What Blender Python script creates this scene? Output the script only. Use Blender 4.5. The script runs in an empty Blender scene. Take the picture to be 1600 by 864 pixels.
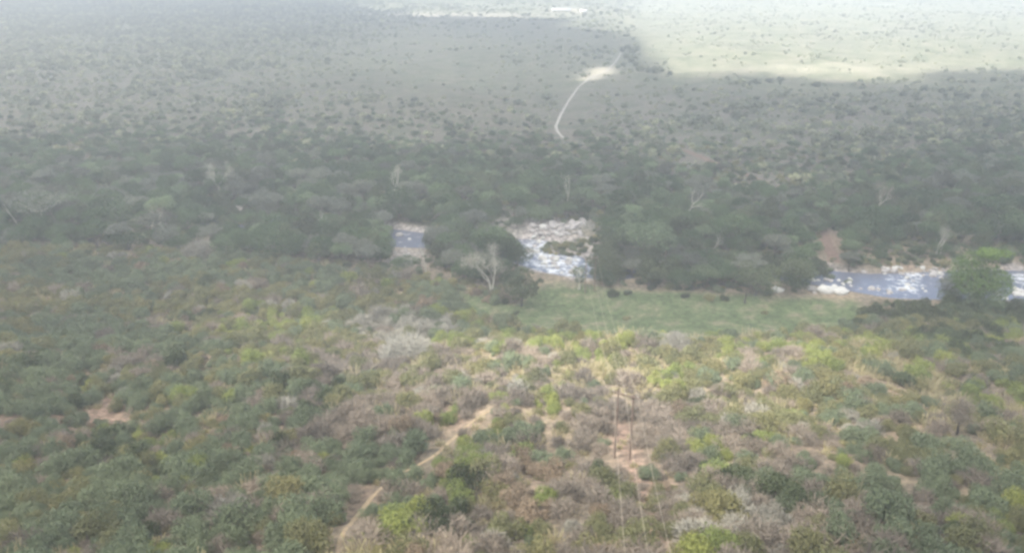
import bpy, math, random
import numpy as np
from mathutils import Vector

# ------------------------------------------------------------------ camera
S = bpy.context.scene
COL = S.collection
CAMZ, PITCH, FPX = 84.0, math.radians(22.2), 1256.0
cam = bpy.data.objects.new('camera', bpy.data.cameras.new('camera'))
COL.objects.link(cam)
cam.location = (0, 0, CAMZ)
cam.rotation_euler = (math.pi / 2 - PITCH, 0, 0)
cam.data.sensor_width = 36
cam.data.lens = 36 * FPX / 1600
cam.data.clip_start = 0.5
cam.data.clip_end = 30000
S.camera = cam

# ------------------------------------------------------------------ sky, sun, exposure
SUN_EL, SUN_AZ = math.radians(54), math.radians(232)      # azimuth clockwise from +Y
TO_SUN = Vector((math.sin(SUN_AZ) * math.cos(SUN_EL), math.cos(SUN_AZ) * math.cos(SUN_EL), math.sin(SUN_EL)))
W = bpy.data.worlds.new('World'); S.world = W; W.use_nodes = True
wn = W.node_tree.nodes; wl = W.node_tree.links
sky = wn.new('ShaderNodeTexSky'); sky.sky_type = 'NISHITA'; sky.sun_disc = False
sky.sun_elevation = SUN_EL; sky.sun_rotation = SUN_AZ; sky.dust_density = 2.0
wl.new(sky.outputs[0], wn['Background'].inputs[0])
wn['Background'].inputs[1].default_value = 0.115
sd = bpy.data.lights.new('sun', 'SUN'); sd.energy = 5.0; sd.angle = math.radians(0.55); sd.color = (1.0, 0.95, 0.86)
sun = bpy.data.objects.new('sun', sd); COL.objects.link(sun)
sun.rotation_euler = (-TO_SUN).to_track_quat('-Z', 'Y').to_euler()
sun.location = (-200, -200, 400)
HAZE_DENSITY = 0.0008
CLOUD_OPACITY = 0.92
S.view_settings.view_transform = 'Standard'
S.view_settings.look = 'None'
S.view_settings.gamma = 1.0
S.view_settings.use_curve_mapping = False
S.view_settings.exposure = 1.34
S.render.engine = 'CYCLES'
S.cycles.use_denoising = True
S.cycles.max_bounces = 6
S.cycles.diffuse_bounces = 3
S.cycles.transparent_max_bounces = 12
S.cycles.volume_bounces = 1
S.cycles.filter_width = 3.0

rng = np.random.default_rng(11)
random.seed(5)

# ------------------------------------------------------------------ terrain height, projection
def smooth(a, b, x):
    t = np.clip((x - a) / (b - a), 0, 1)
    return t * t * (3 - 2 * t)

RIV = np.array([(-420, 330), (-260, 300), (-150, 278), (-80, 254), (-34, 240), (-8, 234), (10, 226), (30, 213),
                (60, 214), (84, 208), (100, 202), (140, 203), (200, 214), (300, 240), (480, 300)], float)

def river_dist(X, Y):
    X = np.asarray(X, float); Y = np.asarray(Y, float)
    best = np.full(np.broadcast(X, Y).shape, 1e9)
    for (x0, y0), (x1, y1) in zip(RIV[:-1], RIV[1:]):
        dx, dy = x1 - x0, y1 - y0
        t = np.clip(((X - x0) * dx + (Y - y0) * dy) / (dx * dx + dy * dy), 0, 1)
        best = np.minimum(best, np.hypot(X - x0 - t * dx, Y - y0 - t * dy))
    return best

def river_hw(X, Y):
    X = np.asarray(X, float); Y = np.asarray(Y, float)
    return 8.5 + 12 * np.exp(-(((X - 12) / 11) ** 2 + ((Y - 230) / 20) ** 2)) + 3.5 * np.exp(-((X - 138) / 18) ** 2) + 3.0 * np.exp(-((X - 104) / 15) ** 2) + 1.2 * np.sin(X / 9) - 4.0 * np.exp(-((X - 64) / 18) ** 2)

PY_ = np.array([-200, -60, 0, 30, 56, 75, 90, 110, 125, 140, 150, 160, 172, 185, 320, 600, 1300, 3000, 9000], float)
PZ_ = np.array([90, 78, 56, 44.5, 34, 26.5, 21.5, 16.5, 13.4, 10.2, 7.0, 3.6, 1.0, 0.2, 0.0, 0.0, 2, 4, 6], float)

def H(X, Y):
    X = np.asarray(X, float); Y = np.asarray(Y, float)
    z = np.zeros(np.broadcast(X, Y).shape)
    for k in (-6, -3, 0, 3, 6):
        z = z + np.interp(Y + k, PY_, PZ_) / 5
    near = 1 - smooth(150, 185, Y)
    z = z + near * (0.9 * np.sin(X / 9.5 + 1.3 * np.sin(Y / 13)) * np.sin(Y / 8.0 + X / 31) + 0.5 * np.sin(X / 4.1 + Y / 5.3))
    z = z + near * 1.4 * np.sin(X / 27 + .6) * smooth(40, 70, Y)
    far = smooth(300, 460, Y)
    z = z + far * (1.3 * np.sin(X / 70 + np.sin(Y / 60)) * np.sin(Y / 85) + 0.9 * np.sin(X / 33 + Y / 51))
    z = z + far * 5 * smooth(700, 3000, Y) * np.sin(X / 430 + 1) * np.sin(Y / 520)
    d = river_dist(X, Y); hw = river_hw(X, Y)
    z = z - 2.3 * (1 - smooth(0.55, 1.25, d / hw)) * smooth(182, 190, Y + 0 * X)
    # higher gravel ground inside the wide bend
    z = z + 1.7 * np.exp(-(((X - 14) / 13) ** 2 + ((Y - 245) / 7.0) ** 2)) + 1.1 * np.exp(-(((X - 24) / 4) ** 2 + ((Y - 222) / 9) ** 2))
    z = z + 1.6 * np.exp(-(((X - 17) / 8.5) ** 2 + ((Y - 231) / 6.0) ** 2))
    # cut bank where the track drops to the river
    return z

SP, CP = math.sin(PITCH), math.cos(PITCH)
def proj(X, Y, Z):
    X = np.asarray(X, float); Y = np.asarray(Y, float); Z = np.asarray(Z, float)
    dz = Z - CAMZ
    dep = Y * CP - dz * SP
    up = Y * SP + dz * CP
    dep_ = np.where(dep > 1, dep, 1)
    return 800 + FPX * X / dep_, 432 - FPX * up / dep_, dep

def gp(px, py, dz=0.0):
    """ground point seen at a place of the photograph"""
    rx = (px - 800) / FPX; ry = -(py - 432) / FPX
    d = np.array([rx, CP + ry * SP, -SP + ry * CP])
    t = 30.0
    for _ in range(4000):
        p = d * t
        if CAMZ + p[2] <= float(H(p[0], p[1])) + dz:
            break
        t += max(0.25, 0.3 * (CAMZ + p[2] - float(H(p[0], p[1]))))
    lo, hi = t - 3, t
    for _ in range(25):
        m = (lo + hi) / 2; p = d * m
        if CAMZ + p[2] <= float(H(p[0], p[1])) + dz: hi = m
        else: lo = m
    p = d * hi
    return float(p[0]), float(p[1]), float(H(p[0], p[1]))

def inpoly(px, py, poly):
    px = np.asarray(px, float); py = np.asarray(py, float)
    r = np.zeros(px.shape, bool)
    n = len(poly)
    for i in range(n):
        x0, y0 = poly[i]; x1, y1 = poly[(i + 1) % n]
        if y0 == y1: continue
        c = ((y0 > py) != (y1 > py)) & (px < (x1 - x0) * (py - y0) / (y1 - y0) + x0)
        r ^= c
    return r

def G(px, py, cx, cy, rx, ry):
    return np.exp(-(((px - cx) / rx) ** 2 + ((py - cy) / ry) ** 2))

def vnoise(X, Y, s, seed=0):
    X = np.asarray(X, float) / s; Y = np.asarray(Y, float) / s
    i = np.floor(X).astype(np.int64); j = np.floor(Y).astype(np.int64)
    fx = X - i; fy = Y - j; fx = fx * fx * (3 - 2 * fx); fy = fy * fy * (3 - 2 * fy)
    def h(a, b):
        v = np.sin(a * 127.1 + b * 311.7 + seed * 74.7) * 43758.5453
        return v - np.floor(v)
    return (h(i, j) * (1 - fx) + h(i + 1, j) * fx) * (1 - fy) + (h(i, j + 1) * (1 - fx) + h(i + 1, j + 1) * fx) * fy

# ------------------------------------------------------------------ materials
def nt(name):
    m = bpy.data.materials.new(name); m.use_nodes = True
    m.node_tree.nodes.clear()
    o = m.node_tree.nodes.new('ShaderNodeOutputMaterial')
    return m, m.node_tree.nodes, m.node_tree.links, o

def ramp(n, stops):
    r = n.new('ShaderNodeValToRGB'); e = r.color_ramp.elements
    while len(e) < len(stops): e.new(0.5)
    for k, (p, c) in enumerate(stops):
        e[k].position = p; e[k].color = (*c, 1)
    return r

def noise(n, l, scale, detail=4, rough=0.6, vec=None):
    t = n.new('ShaderNodeTexNoise'); t.inputs['Scale'].default_value = scale
    t.inputs['Detail'].default_value = detail; t.inputs['Roughness'].default_value = rough
    if vec is not None: l.new(vec, t.inputs['Vector'])
    return t

def mixc(n, l, f, a, b, blend='MIX'):
    m = n.new('ShaderNodeMix'); m.data_type = 'RGBA'; m.blend_type = blend
    for s, v in ((m.inputs[0], f), (m.inputs[6], a), (m.inputs[7], b)):
        if isinstance(v, (int, float)): s.default_value = v
        elif isinstance(v, tuple): s.default_value = (*v, 1)
        else: l.new(v, s)
    return m.outputs[2]

def leaf_mat(name, c1, c2, c3, trans=0.35):
    m, n, l, o = nt(name)
    oi = n.new('ShaderNodeObjectInfo'); geo = n.new('ShaderNodeNewGeometry')
    r = ramp(n, [(0.0, c1), (0.45, c2), (1.0, c3)]); l.new(oi.outputs['Random'], r.inputs[0])
    big = noise(n, l, 0.035, 3, 0.5, geo.outputs['Position'])
    rb = ramp(n, [(0.35, (0.82, 0.84, 0.86)), (0.65, (1.16, 1.14, 1.08))]); l.new(big.outputs[0], rb.inputs[0])
    c = mixc(n, l, 1.0, r.outputs[0], rb.outputs[0], 'MULTIPLY')
    fine = noise(n, l, 1.4, 2, 0.6, geo.outputs['Position'])
    rf = ramp(n, [(0.3, (0.78, 0.78, 0.78)), (0.7, (1.22, 1.22, 1.2))]); l.new(fine.outputs[0], rf.inputs[0])
    c = mixc(n, l, 1.0, c, rf.outputs[0], 'MULTIPLY')
    d = n.new('ShaderNodeBsdfDiffuse'); t = n.new('ShaderNodeBsdfTranslucent'); mx = n.new('ShaderNodeMixShader')
    l.new(c, d.inputs[0]); l.new(c, t.inputs[0]); mx.inputs[0].default_value = trans
    l.new(d.outputs[0], mx.inputs[1]); l.new(t.outputs[0], mx.inputs[2]); l.new(mx.outputs[0], o.inputs[0])
    return m

def sc(c, k): return tuple(v * k for v in c)
M = {}
def lm(name, c, var=0.35, shift=(1.1, 1.0, 0.9), trans=0.35):
    M[name] = leaf_mat(name + '_leaves', sc(c, 1 - var), c, tuple(c[i] * (1 + var) * shift[i] for i in range(3)), trans)
lm('olive', (0.215, 0.220, 0.122), .12); lm('greygreen', (0.185, 0.222, 0.145), .12, shift=(1, 1, 1))
lm('lime', (0.25, 0.295, 0.11), .15); lm('dark', (0.098, 0.120, 0.070), shift=(1, 1, 1))
lm('mauve', (0.265, 0.230, 0.200), .3, (1, .97, .95), .15); lm('pale', (0.34, 0.325, 0.29), .2, (1, 1, 1), .15)
lm('straw', (0.46, 0.41, 0.26), .25, (1.05, 1, .95), .3); lm('rust', (0.235, 0.185, 0.140), .3, (1, 1, 1), .2)
lm('forest', (0.085, 0.130, 0.068), .4, (1.05, 1.0, 1.0)); lm('forest_grey', (0.165, 0.178, 0.150), .35, (1, 1, 1))
lm('forest_light', (0.155, 0.205, 0.120), .35, (1, 1, 1)); lm('scrub', (0.31, 0.335, 0.23), .3, (1.05, 1, .98), .5); lm('scrub_dark', (0.165, 0.185, 0.13), .3, (1, 1, 1), .45)
lm('scrub_grey', (0.34, 0.315, 0.285), .2, (1, 1, 1), .5)

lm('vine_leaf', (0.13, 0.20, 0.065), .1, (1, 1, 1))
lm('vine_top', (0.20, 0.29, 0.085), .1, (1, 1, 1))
def bark_mat(name, c, c2):
    m, n, l, o = nt(name)
    geo = n.new('ShaderNodeNewGeometry')
    t = noise(n, l, 2.5, 4, 0.7, geo.outputs['Position'])
    r = ramp(n, [(0.3, c), (0.7, c2)]); l.new(t.outputs[0], r.inputs[0])
    d = n.new('ShaderNodeBsdfPrincipled'); d.inputs['Roughness'].default_value = 0.9
    l.new(r.outputs[0], d.inputs['Base Color']); l.new(d.outputs[0], o.inputs[0])
    return m
M['bark'] = bark_mat('brown_bark', (0.10, 0.085, 0.07), (0.2, 0.17, 0.14))
M['bark_pale'] = bark_mat('pale_bark', (0.42, 0.40, 0.34), (0.66, 0.63, 0.56))
M['bark_dark'] = bark_mat('dark_bark', (0.035, 0.033, 0.035), (0.08, 0.07, 0.07))
M['pole_wood'] = bark_mat('pole_wood', (0.13, 0.095, 0.075), (0.22, 0.16, 0.13))
M['boulder'] = bark_mat('grey_granite', (0.24, 0.225, 0.23), (0.48, 0.46, 0.46))
M['boulder_white'] = bark_mat('white_granite', (0.40, 0.40, 0.40), (0.62, 0.62, 0.60))

def simple(name, c, rough=0.6, metal=0.0):
    m, n, l, o = nt(name)
    geo = n.new('ShaderNodeNewGeometry'); t = noise(n, l, 3, 3, .6, geo.outputs['Position'])
    cc = mixc(n, l, t.outputs[0], sc(c, 0.85), sc(c, 1.15))
    d = n.new('ShaderNodeBsdfPrincipled'); d.inputs['Roughness'].default_value = rough; d.inputs['Metallic'].default_value = metal
    l.new(cc, d.inputs['Base Color']); l.new(d.outputs[0], o.inputs[0]); return m
M['wire'] = simple('aluminium_cable', (0.55, 0.48, 0.38), 0.6, 0.0)
M['porcelain'] = simple('porcelain', (0.55, 0.5, 0.45), 0.3)
M['roof'] = simple('white_roof_sheet', (0.82, 0.82, 0.82), 0.6)
M['plaster'] = simple('pale_plaster', (0.6, 0.57, 0.5), 0.8)
M['opening'] = simple('dark_doorway', (0.05, 0.05, 0.05), 0.8)

# ground
def ground_material():
    m, n, l, o = nt('bush_ground')
    geo = n.new('ShaderNodeNewGeometry'); P = geo.outputs['Position']
    def at(name):
        a = n.new('ShaderNodeAttribute'); a.attribute_name = name; return a.outputs['Fac']
    n1 = noise(n, l, 0.09, 5, 0.6, P); n2 = noise(n, l, 0.9, 6, 0.75, P); n3 = noise(n, l, 0.012, 4, 0.6, P)
    near = ramp(n, [(0.3, (0.13, 0.115, 0.085)), (0.46, (0.20, 0.17, 0.135)), (0.58, (0.28, 0.23, 0.17)), (0.75, (0.22, 0.165, 0.14))])
    l.new(n1.outputs[0], near.inputs[0])
    far = ramp(n, [(0.30, (0.07, 0.085, 0.055)), (0.42, (0.12, 0.13, 0.09)), (0.5, (0.165, 0.15, 0.13)), (0.57, (0.13, 0.155, 0.095)), (0.70, (0.22, 0.20, 0.16))])
    mn = n.new('ShaderNodeMath'); mn.operation = 'ADD'; l.new(n3.outputs[0], mn.inputs[0])
    sb = n.new('ShaderNodeMath'); sb.operation = 'MULTIPLY_ADD'; l.new(n1.outputs[0], sb.inputs[0]); sb.inputs[1].default_value = 0.7; sb.inputs[2].default_value = -0.35
    l.new(sb.outputs[0], mn.inputs[1]); l.new(mn.outputs[0], far.inputs[0])
    nf_ = noise(n, l, 0.10, 8, .8, P); rf_ = ramp(n, [(0.38, (0.62, 0.66, 0.62)), (0.5, (1, 1, 1)), (0.62, (1.5, 1.42, 1.4))]); l.new(nf_.outputs[0], rf_.inputs[0])
    farc = mixc(n, l, 1.0, far.outputs[0], rf_.outputs[0], 'MULTIPLY')
    c = mixc(n, l, at('far'), near.outputs[0], farc)
    pg = ramp(n, [(0.38, (0.075, 0.095, 0.055)), (0.47, (0.165, 0.18, 0.115)), (0.55, (0.225, 0.22, 0.155)), (0.64, (0.28, 0.26, 0.21))]); npg = noise(n, l, 0.045, 9, .78, P); l.new(npg.outputs[0], pg.inputs[0])  # pale dry grass colours with sunlight painted in
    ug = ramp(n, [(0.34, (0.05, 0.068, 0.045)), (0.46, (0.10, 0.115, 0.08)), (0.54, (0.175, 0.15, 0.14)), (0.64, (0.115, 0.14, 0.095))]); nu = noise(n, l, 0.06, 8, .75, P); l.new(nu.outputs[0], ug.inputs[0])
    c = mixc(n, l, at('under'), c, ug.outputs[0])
    c = mixc(n, l, at('palegrass_sun_tint'), c, pg.outputs[0])
    mead = ramp(n, [(0.36, (0.07, 0.095, 0.05)), (0.48, (0.105, 0.14, 0.07)), (0.55, (0.14, 0.16, 0.09)), (0.64, (0.20, 0.185, 0.13))]); mm_ = noise(n, l, 0.16, 7, 0.72, P); l.new(mm_.outputs[0], mead.inputs[0])
    c = mixc(n, l, at('meadow'), c, mead.outputs[0])
    soil = ramp(n, [(0.3, (0.21, 0.15, 0.12)), (0.7, (0.32, 0.235, 0.19))]); l.new(n2.outputs[0], soil.inputs[0])
    c = mixc(n, l, at('soil'), c, soil.outputs[0])
    rock = ramp(n, [(0.35, (0.20, 0.18, 0.18)), (0.55, (0.40, 0.37, 0.37)), (0.75, (0.55, 0.52, 0.52))]); l.new(n2.outputs[0], rock.inputs[0])
    c = mixc(n, l, at('rock'), c, rock.outputs[0])
    sand = ramp(n, [(0.3, (0.50, 0.44, 0.35)), (0.7, (0.68, 0.62, 0.52))]); l.new(n2.outputs[0], sand.inputs[0])
    c = mixc(n, l, at('sand'), c, sand.outputs[0])
    fl = ramp(n, [(0.34, (0.5, 0.52, 0.5)), (0.5, (0.95, 0.95, 0.95)), (0.66, (1.5, 1.46, 1.4))]); l.new(n2.outputs[0], fl.inputs[0])
    c = mixc(n, l, 1.0, c, fl.outputs[0], 'MULTIPLY')
    b = n.new('ShaderNodeBump'); b.inputs['Strength'].default_value = 0.7; b.inputs['Distance'].default_value = 0.35
    l.new(n2.outputs[0], b.inputs['Height'])
    d = n.new('ShaderNodeBsdfDiffuse'); l.new(c, d.inputs[0]); l.new(b.outputs[0], d.inputs['Normal']); l.new(d.outputs[0], o.inputs[0])
    return m

def track_material(name, c1, c2):
    m, n, l, o = nt(name)
    geo = n.new('ShaderNodeNewGeometry'); t = noise(n, l, 0.8, 5, .7, geo.outputs['Position'])
    r = ramp(n, [(0.3, c1), (0.7, c2)]); l.new(t.outputs[0], r.inputs[0])
    d = n.new('ShaderNodeBsdfDiffuse'); l.new(r.outputs[0], d.inputs[0]); l.new(d.outputs[0], o.inputs[0]); return m

def water_material():
    m, n, l, o = nt('river_water')
    geo = n.new('ShaderNodeNewGeometry'); P = geo.outputs['Position']
    w = noise(n, l, 1.6, 4, .6, P); f = noise(n, l, 0.55, 6, .75, P)
    a = n.new('ShaderNodeAttribute'); a.attribute_name = 'rapid'
    b = n.new('ShaderNodeBump'); b.inputs['Strength'].default_value = 0.35; b.inputs['Distance'].default_value = 0.2
    l.new(w.outputs[0], b.inputs['Height'])
    p = n.new('ShaderNodeBsdfPrincipled'); p.inputs['Base Color'].default_value = (0.13, 0.145, 0.205, 1)
    p.inputs['Roughness'].default_value = 0.12; l.new(b.outputs[0], p.inputs['Normal'])
    foam = n.new('ShaderNodeBsdfDiffuse'); foam.inputs[0].default_value = (0.72, 0.75, 0.80, 1)
    ad = n.new('ShaderNodeMath'); ad.operation = 'MULTIPLY_ADD'; l.new(a.outputs['Fac'], ad.inputs[0]); ad.inputs[1].default_value = 0.22; l.new(f.outputs[0], ad.inputs[2])
    r = ramp(n, [(0.66, (0, 0, 0)), (0.80, (0.85, 0.85, 0.85))]); l.new(ad.outputs[0], r.inputs[0])
    mx = n.new('ShaderNodeMixShader'); l.new(r.outputs[0], mx.inputs[0]); l.new(p.outputs[0], mx.inputs[1]); l.new(foam.outputs[0], mx.inputs[2])
    l.new(mx.outputs[0], o.inputs[0]); return m

# ------------------------------------------------------------------ mesh helpers
def mesh_from(name, V, F, mats, fmat=None, smooth_=False):
    """V (n,3); F (m,k) array of equal polygons, or list of such arrays"""
    me = bpy.data.meshes.new(name)
    V = np.asarray(V, np.float32)
    Fs = F if isinstance(F, list) else [F]
    Fs = [np.asarray(f, np.int32) for f in Fs if len(f)]
    me.vertices.add(len(V)); me.vertices.foreach_set('co', V.ravel())
    tot = sum(f.size for f in Fs); nf = sum(len(f) for f in Fs)
    me.loops.add(tot); me.loops.foreach_set('vertex_index', np.concatenate([f.ravel() for f in Fs]))
    me.polygons.add(nf)
    sizes = np.concatenate([np.full(len(f), f.shape[1], np.int32) for f in Fs])
    starts = np.concatenate([[0], np.cumsum(sizes)[:-1]]).astype(np.int32)
    me.polygons.foreach_set('loop_start', starts)
    try: me.polygons.foreach_set('loop_total', sizes)
    except Exception: pass
    for m in mats: me.materials.append(m)
    if fmat is not None: me.polygons.foreach_set('material_index', np.asarray(fmat, np.int32))
    if smooth_: me.polygons.foreach_set('use_smooth', np.ones(nf, bool))
    me.update(calc_edges=True); me.validate()
    return me

def obj(name, data, parent=None, **props):
    o = bpy.data.objects.new(name, data); COL.objects.link(o)
    if parent is not None: o.parent = parent
    for k, v in props.items():
        if v: o[k] = v
    return o

def quads(C, N, size, r, aspect=0.75):
    """one leaf-clump quad per centre C with normal N"""
    n = len(C)
    a = r.normal(size=(n, 3)); a -= (a * N).sum(1)[:, None] * N
    a /= np.linalg.norm(a, axis=1)[:, None] + 1e-9
    b = np.cross(N, a)
    s = (size * (0.55 + 0.9 * r.random(n)))[:, None] * 0.5
    j = lambda: 1 + 0.35 * (r.random((n, 1)) - .5)
    V = np.stack([C - a * s * j(), C - b * s * aspect * j() + N * s * .25, C + a * s * j(), C + b * s * aspect * j() + N * s * .2], 1).reshape(-1, 3)
    return V, np.arange(4 * n).reshape(n, 4)

def leaf_cloud(blobs, n, size, r, fill=0.45, upb=0.35):
    """blobs: list of (centre, radii)"""
    w = np.array([np.prod(b[1]) ** (2 / 3) for b in blobs]); w /= w.sum()
    k = r.choice(len(blobs), n, p=w)
    cen = np.array([b[0] for b in blobs])[k]; rad = np.array([b[1] for b in blobs])[k]
    d = r.normal(size=(n, 3)); d[:, 2] += 0.25; d /= np.linalg.norm(d, axis=1)[:, None]
    q = (fill + (1 - fill) * r.random(n) ** 0.6) * (1 + 0.12 * r.normal(size=n))
    C = cen + d * rad * q[:, None]
    N = d + 0.75 * r.normal(size=(n, 3)); N[:, 2] += upb
    N /= np.linalg.norm(N, axis=1)[:, None]
    keep = C[:, 2] > -0.05
    return quads(C[keep], N[keep], size, r)

def tube(path, rad, sides=5):
    path = np.asarray(path, float); V = []; F = []
    for i, p in enumerate(path):
        t = path[min(i + 1, len(path) - 1)] - path[max(i - 1, 0)]; t /= np.linalg.norm(t) + 1e-9
        u = np.cross(t, [0.3, 1, 0.1]); u /= np.linalg.norm(u) + 1e-9; v = np.cross(t, u)
        for s in range(sides):
            a = 2 * math.pi * s / sides
            V.append(p + rad[i] * (math.cos(a) * u + math.sin(a) * v))
    for i in range(len(path) - 1):
        for s in range(sides):
            s2 = (s + 1) % sides
            F.append((i * sides + s, i * sides + s2, (i + 1) * sides + s2, (i + 1) * sides + s))
    return np.array(V), np.array(F)

def join(parts):
    V = []; F = []; o = 0
    for v, f in parts:
        V.append(v); F.append(f + o); o += len(v)
    return np.concatenate(V), np.concatenate(F)

def slivers(n, r, h, spread, wd, ln, base=0.15):
    """fine twigs radiating from a low centre"""
    d = r.normal(size=(n, 3)); d[:, 2] = np.abs(d[:, 2]) * 1.0 + 0.15; d /= np.linalg.norm(d, axis=1)[:, None]
    q = base + (1 - base) * r.random(n) ** 0.55
    C = d * np.array([spread, spread, h]) * q[:, None]
    a = d + 0.55 * r.normal(size=(n, 3)); a /= np.linalg.norm(a, axis=1)[:, None]
    b = np.cross(a, r.normal(size=(n, 3))); b /= np.linalg.norm(b, axis=1)[:, None]
    L = (ln * (0.5 + r.random(n)))[:, None] * .5; w = wd * .5
    V = np.stack([C - a * L - b * w, C - a * L + b * w, C + a * L + b * w * .5, C + a * L - b * w * .5], 1).reshape(-1, 3)
    V[:, 2] = np.maximum(V[:, 2], -0.02)
    return V, np.arange(4 * n).reshape(n, 4)

# ------------------------------------------------------------------ ground sheet
ys = list(np.arange(-60, 40, 4.0)) + list(np.arange(40, 640, 1.25))
y = ys[-1]
while y < 12000: y += max(1.5, (y - 600) * 0.035); ys.append(y)
ys = np.array(ys); ncol = 460
u = np.linspace(-1, 1, ncol)
GX = (130 + 0.85 * np.maximum(ys, 0))[:, None] * u[None, :]; GY = np.repeat(ys[:, None], ncol, 1)
GZ = H(GX, GY)
gpx, gpy, gdep = proj(GX, GY, GZ)
front = gdep > 5
PATH = [(520, 900), (528, 864), (534, 836), (555, 810), (580, 775), (612, 745), (650, 730), (682, 712), (702, 690), (722, 670), (745, 652), (768, 640)]
ROAD = [(880, 216), (872, 208), (868, 199), (876, 180), (889, 157), (904, 136), (924, 121), (948, 112), (962, 97), (972, 80)]
TRACK = [(1070, 235), (1110, 252), (1150, 266), (1190, 284), (1235, 312), (1262, 335), (1283, 360), (1296, 388), (1305, 412)]
MEADOW = [(700, 452), (800, 474), (845, 446), (900, 440), (950, 450), (1210, 463), (1340, 468), (1350, 500), (1290, 522), (1080, 530), (960, 526), (850, 518), (730, 492)]
def edge_wob(X, Y): return (vnoise(X, Y, 6, 3) - .5) * 2

wob = edge_wob(GX, GY)
meadow = np.zeros(GX.shape)
for k in range(5):
    meadow += inpoly(gpx + (k - 2) * 6 + wob * 12, gpy + (k - 2) * 2 + wob * 4, MEADOW) / 5
soil = (0.7 * G(gpx, gpy, 60, 655, 110, 34) + .75 * G(gpx, gpy, 22, 732, 45, 14) + 0.9 * G(gpx, gpy, 175, 640, 50, 45) + 0.7 * G(gpx, gpy, 700, 652, 60, 22)
        + 0.6 * G(gpx, gpy, 962, 665, 26, 40) + 0.5 * G(gpx, gpy, 1010, 780, 60, 80) + .75 * np.exp(-((gpx - 985 - (gpy - 690) * .22) / 26) ** 2) * smooth(640, 700, gpy) + 0.5 * G(gpx, gpy, 575, 790, 50, 50) + 0.5 * G(gpx, gpy, 850, 740, 60, 60)
        + 0.4 * G(gpx, gpy, 1300, 690, 140, 50) + .8 * G(gpx, gpy, 1295, 372, 22, 24) + .5 * G(gpx, gpy, 1400, 620, 100, 30) + 0.6 * G(gpx, gpy, 15, 600, 60, 20))
soil = np.clip(soil * (0.55 + 0.9 * vnoise(GX, GY, 3.5, 9)) * 1.2 - 0.12, 0, 1) * front * (GY < 320)
dR = river_dist(GX, GY) / river_hw(GX, GY)
rock = (1 - smooth(0.95, 1.35, dR + 0.25 * wob + .25 * smooth(40, 60, GX))) * (GY > 180) * (GY < 420)
rock = np.maximum(rock, np.exp(-(((GX - 10) / 15) ** 2 + ((GY - 250) / 9) ** 2)) * 1.1).clip(0, 1)
rock = np.maximum(rock, 0.7 * G(gpx, gpy, 665, 328, 40, 10) * (GY > 200)).clip(0, 1)
rock = np.maximum(rock, .9 * G(gpx, gpy, 632, 402, 34, 16) * (GY > 200)).clip(0, 1)
rock *= 1 - 0.85 * np.exp(-(((GX - 17) / 6) ** 2 + ((GY - 231) / 5) ** 2))
sand = np.clip(.9 * G(gpx, gpy, 945, 110, 20, 5.5) + 1.4 * G(gpx, gpy, 890, 17, 34, 2.2) + 0.22 * G(gpx, gpy, 1300, 108, 260, 9) * (GY > 400)
               + 0.9 * G(gpx, gpy, 700, 24, 150, 3) + 1.1 * G(gpx, gpy, 925, 121, 18, 4), 0, 1) * (GY > 380)
sand = sand * (0.4 + 0.9 * vnoise(GX, GY, 14, 5)).clip(0, 1)
far_ = smooth(330, 560, GY)
idx = np.arange(len(ys) * ncol).reshape(len(ys), ncol)
F = np.stack([idx[:-1, :-1], idx[:-1, 1:], idx[1:, 1:], idx[1:, :-1]], -1).reshape(-1, 4)
me = mesh_from('ground', np.stack([GX, GY, GZ], -1).reshape(-1, 3), F, [ground_material()], smooth_=True)
palegrass_sun_tint = smooth(380, 620, GY + 90 * (vnoise(GX, GY, 60, 12) - .5)) * (.35 + .65 * smooth(-60, 180, GX - 30 - .1 * (GY - 500))) * (.75 + .5 * (vnoise(GX, GY, 35, 13) - .3))  # paler grass on the far plain; its sunlight is put into the ground colour
palegrass_sun_tint = np.clip(np.maximum(palegrass_sun_tint * smooth(480, 600, GY + GX * .25), .7 * smooth(1000, 1150, GY)), 0, 1)
centre = G(gpx, gpy, 700, 130, 260, 60) * (GY > 330)
under = smooth(215, 260, GY) * (1 - .75 * smooth(1000, 1250, GY)) * (1 - palegrass_sun_tint) * (1 - .75 * centre)
for nm, arr in (('under', under), ('palegrass_sun_tint', palegrass_sun_tint), ('meadow', meadow), ('soil', soil), ('rock', rock), ('sand', sand), ('far', far_)):
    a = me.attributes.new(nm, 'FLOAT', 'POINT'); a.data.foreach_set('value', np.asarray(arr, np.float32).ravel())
obj('ground', me, kind='structure')

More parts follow.
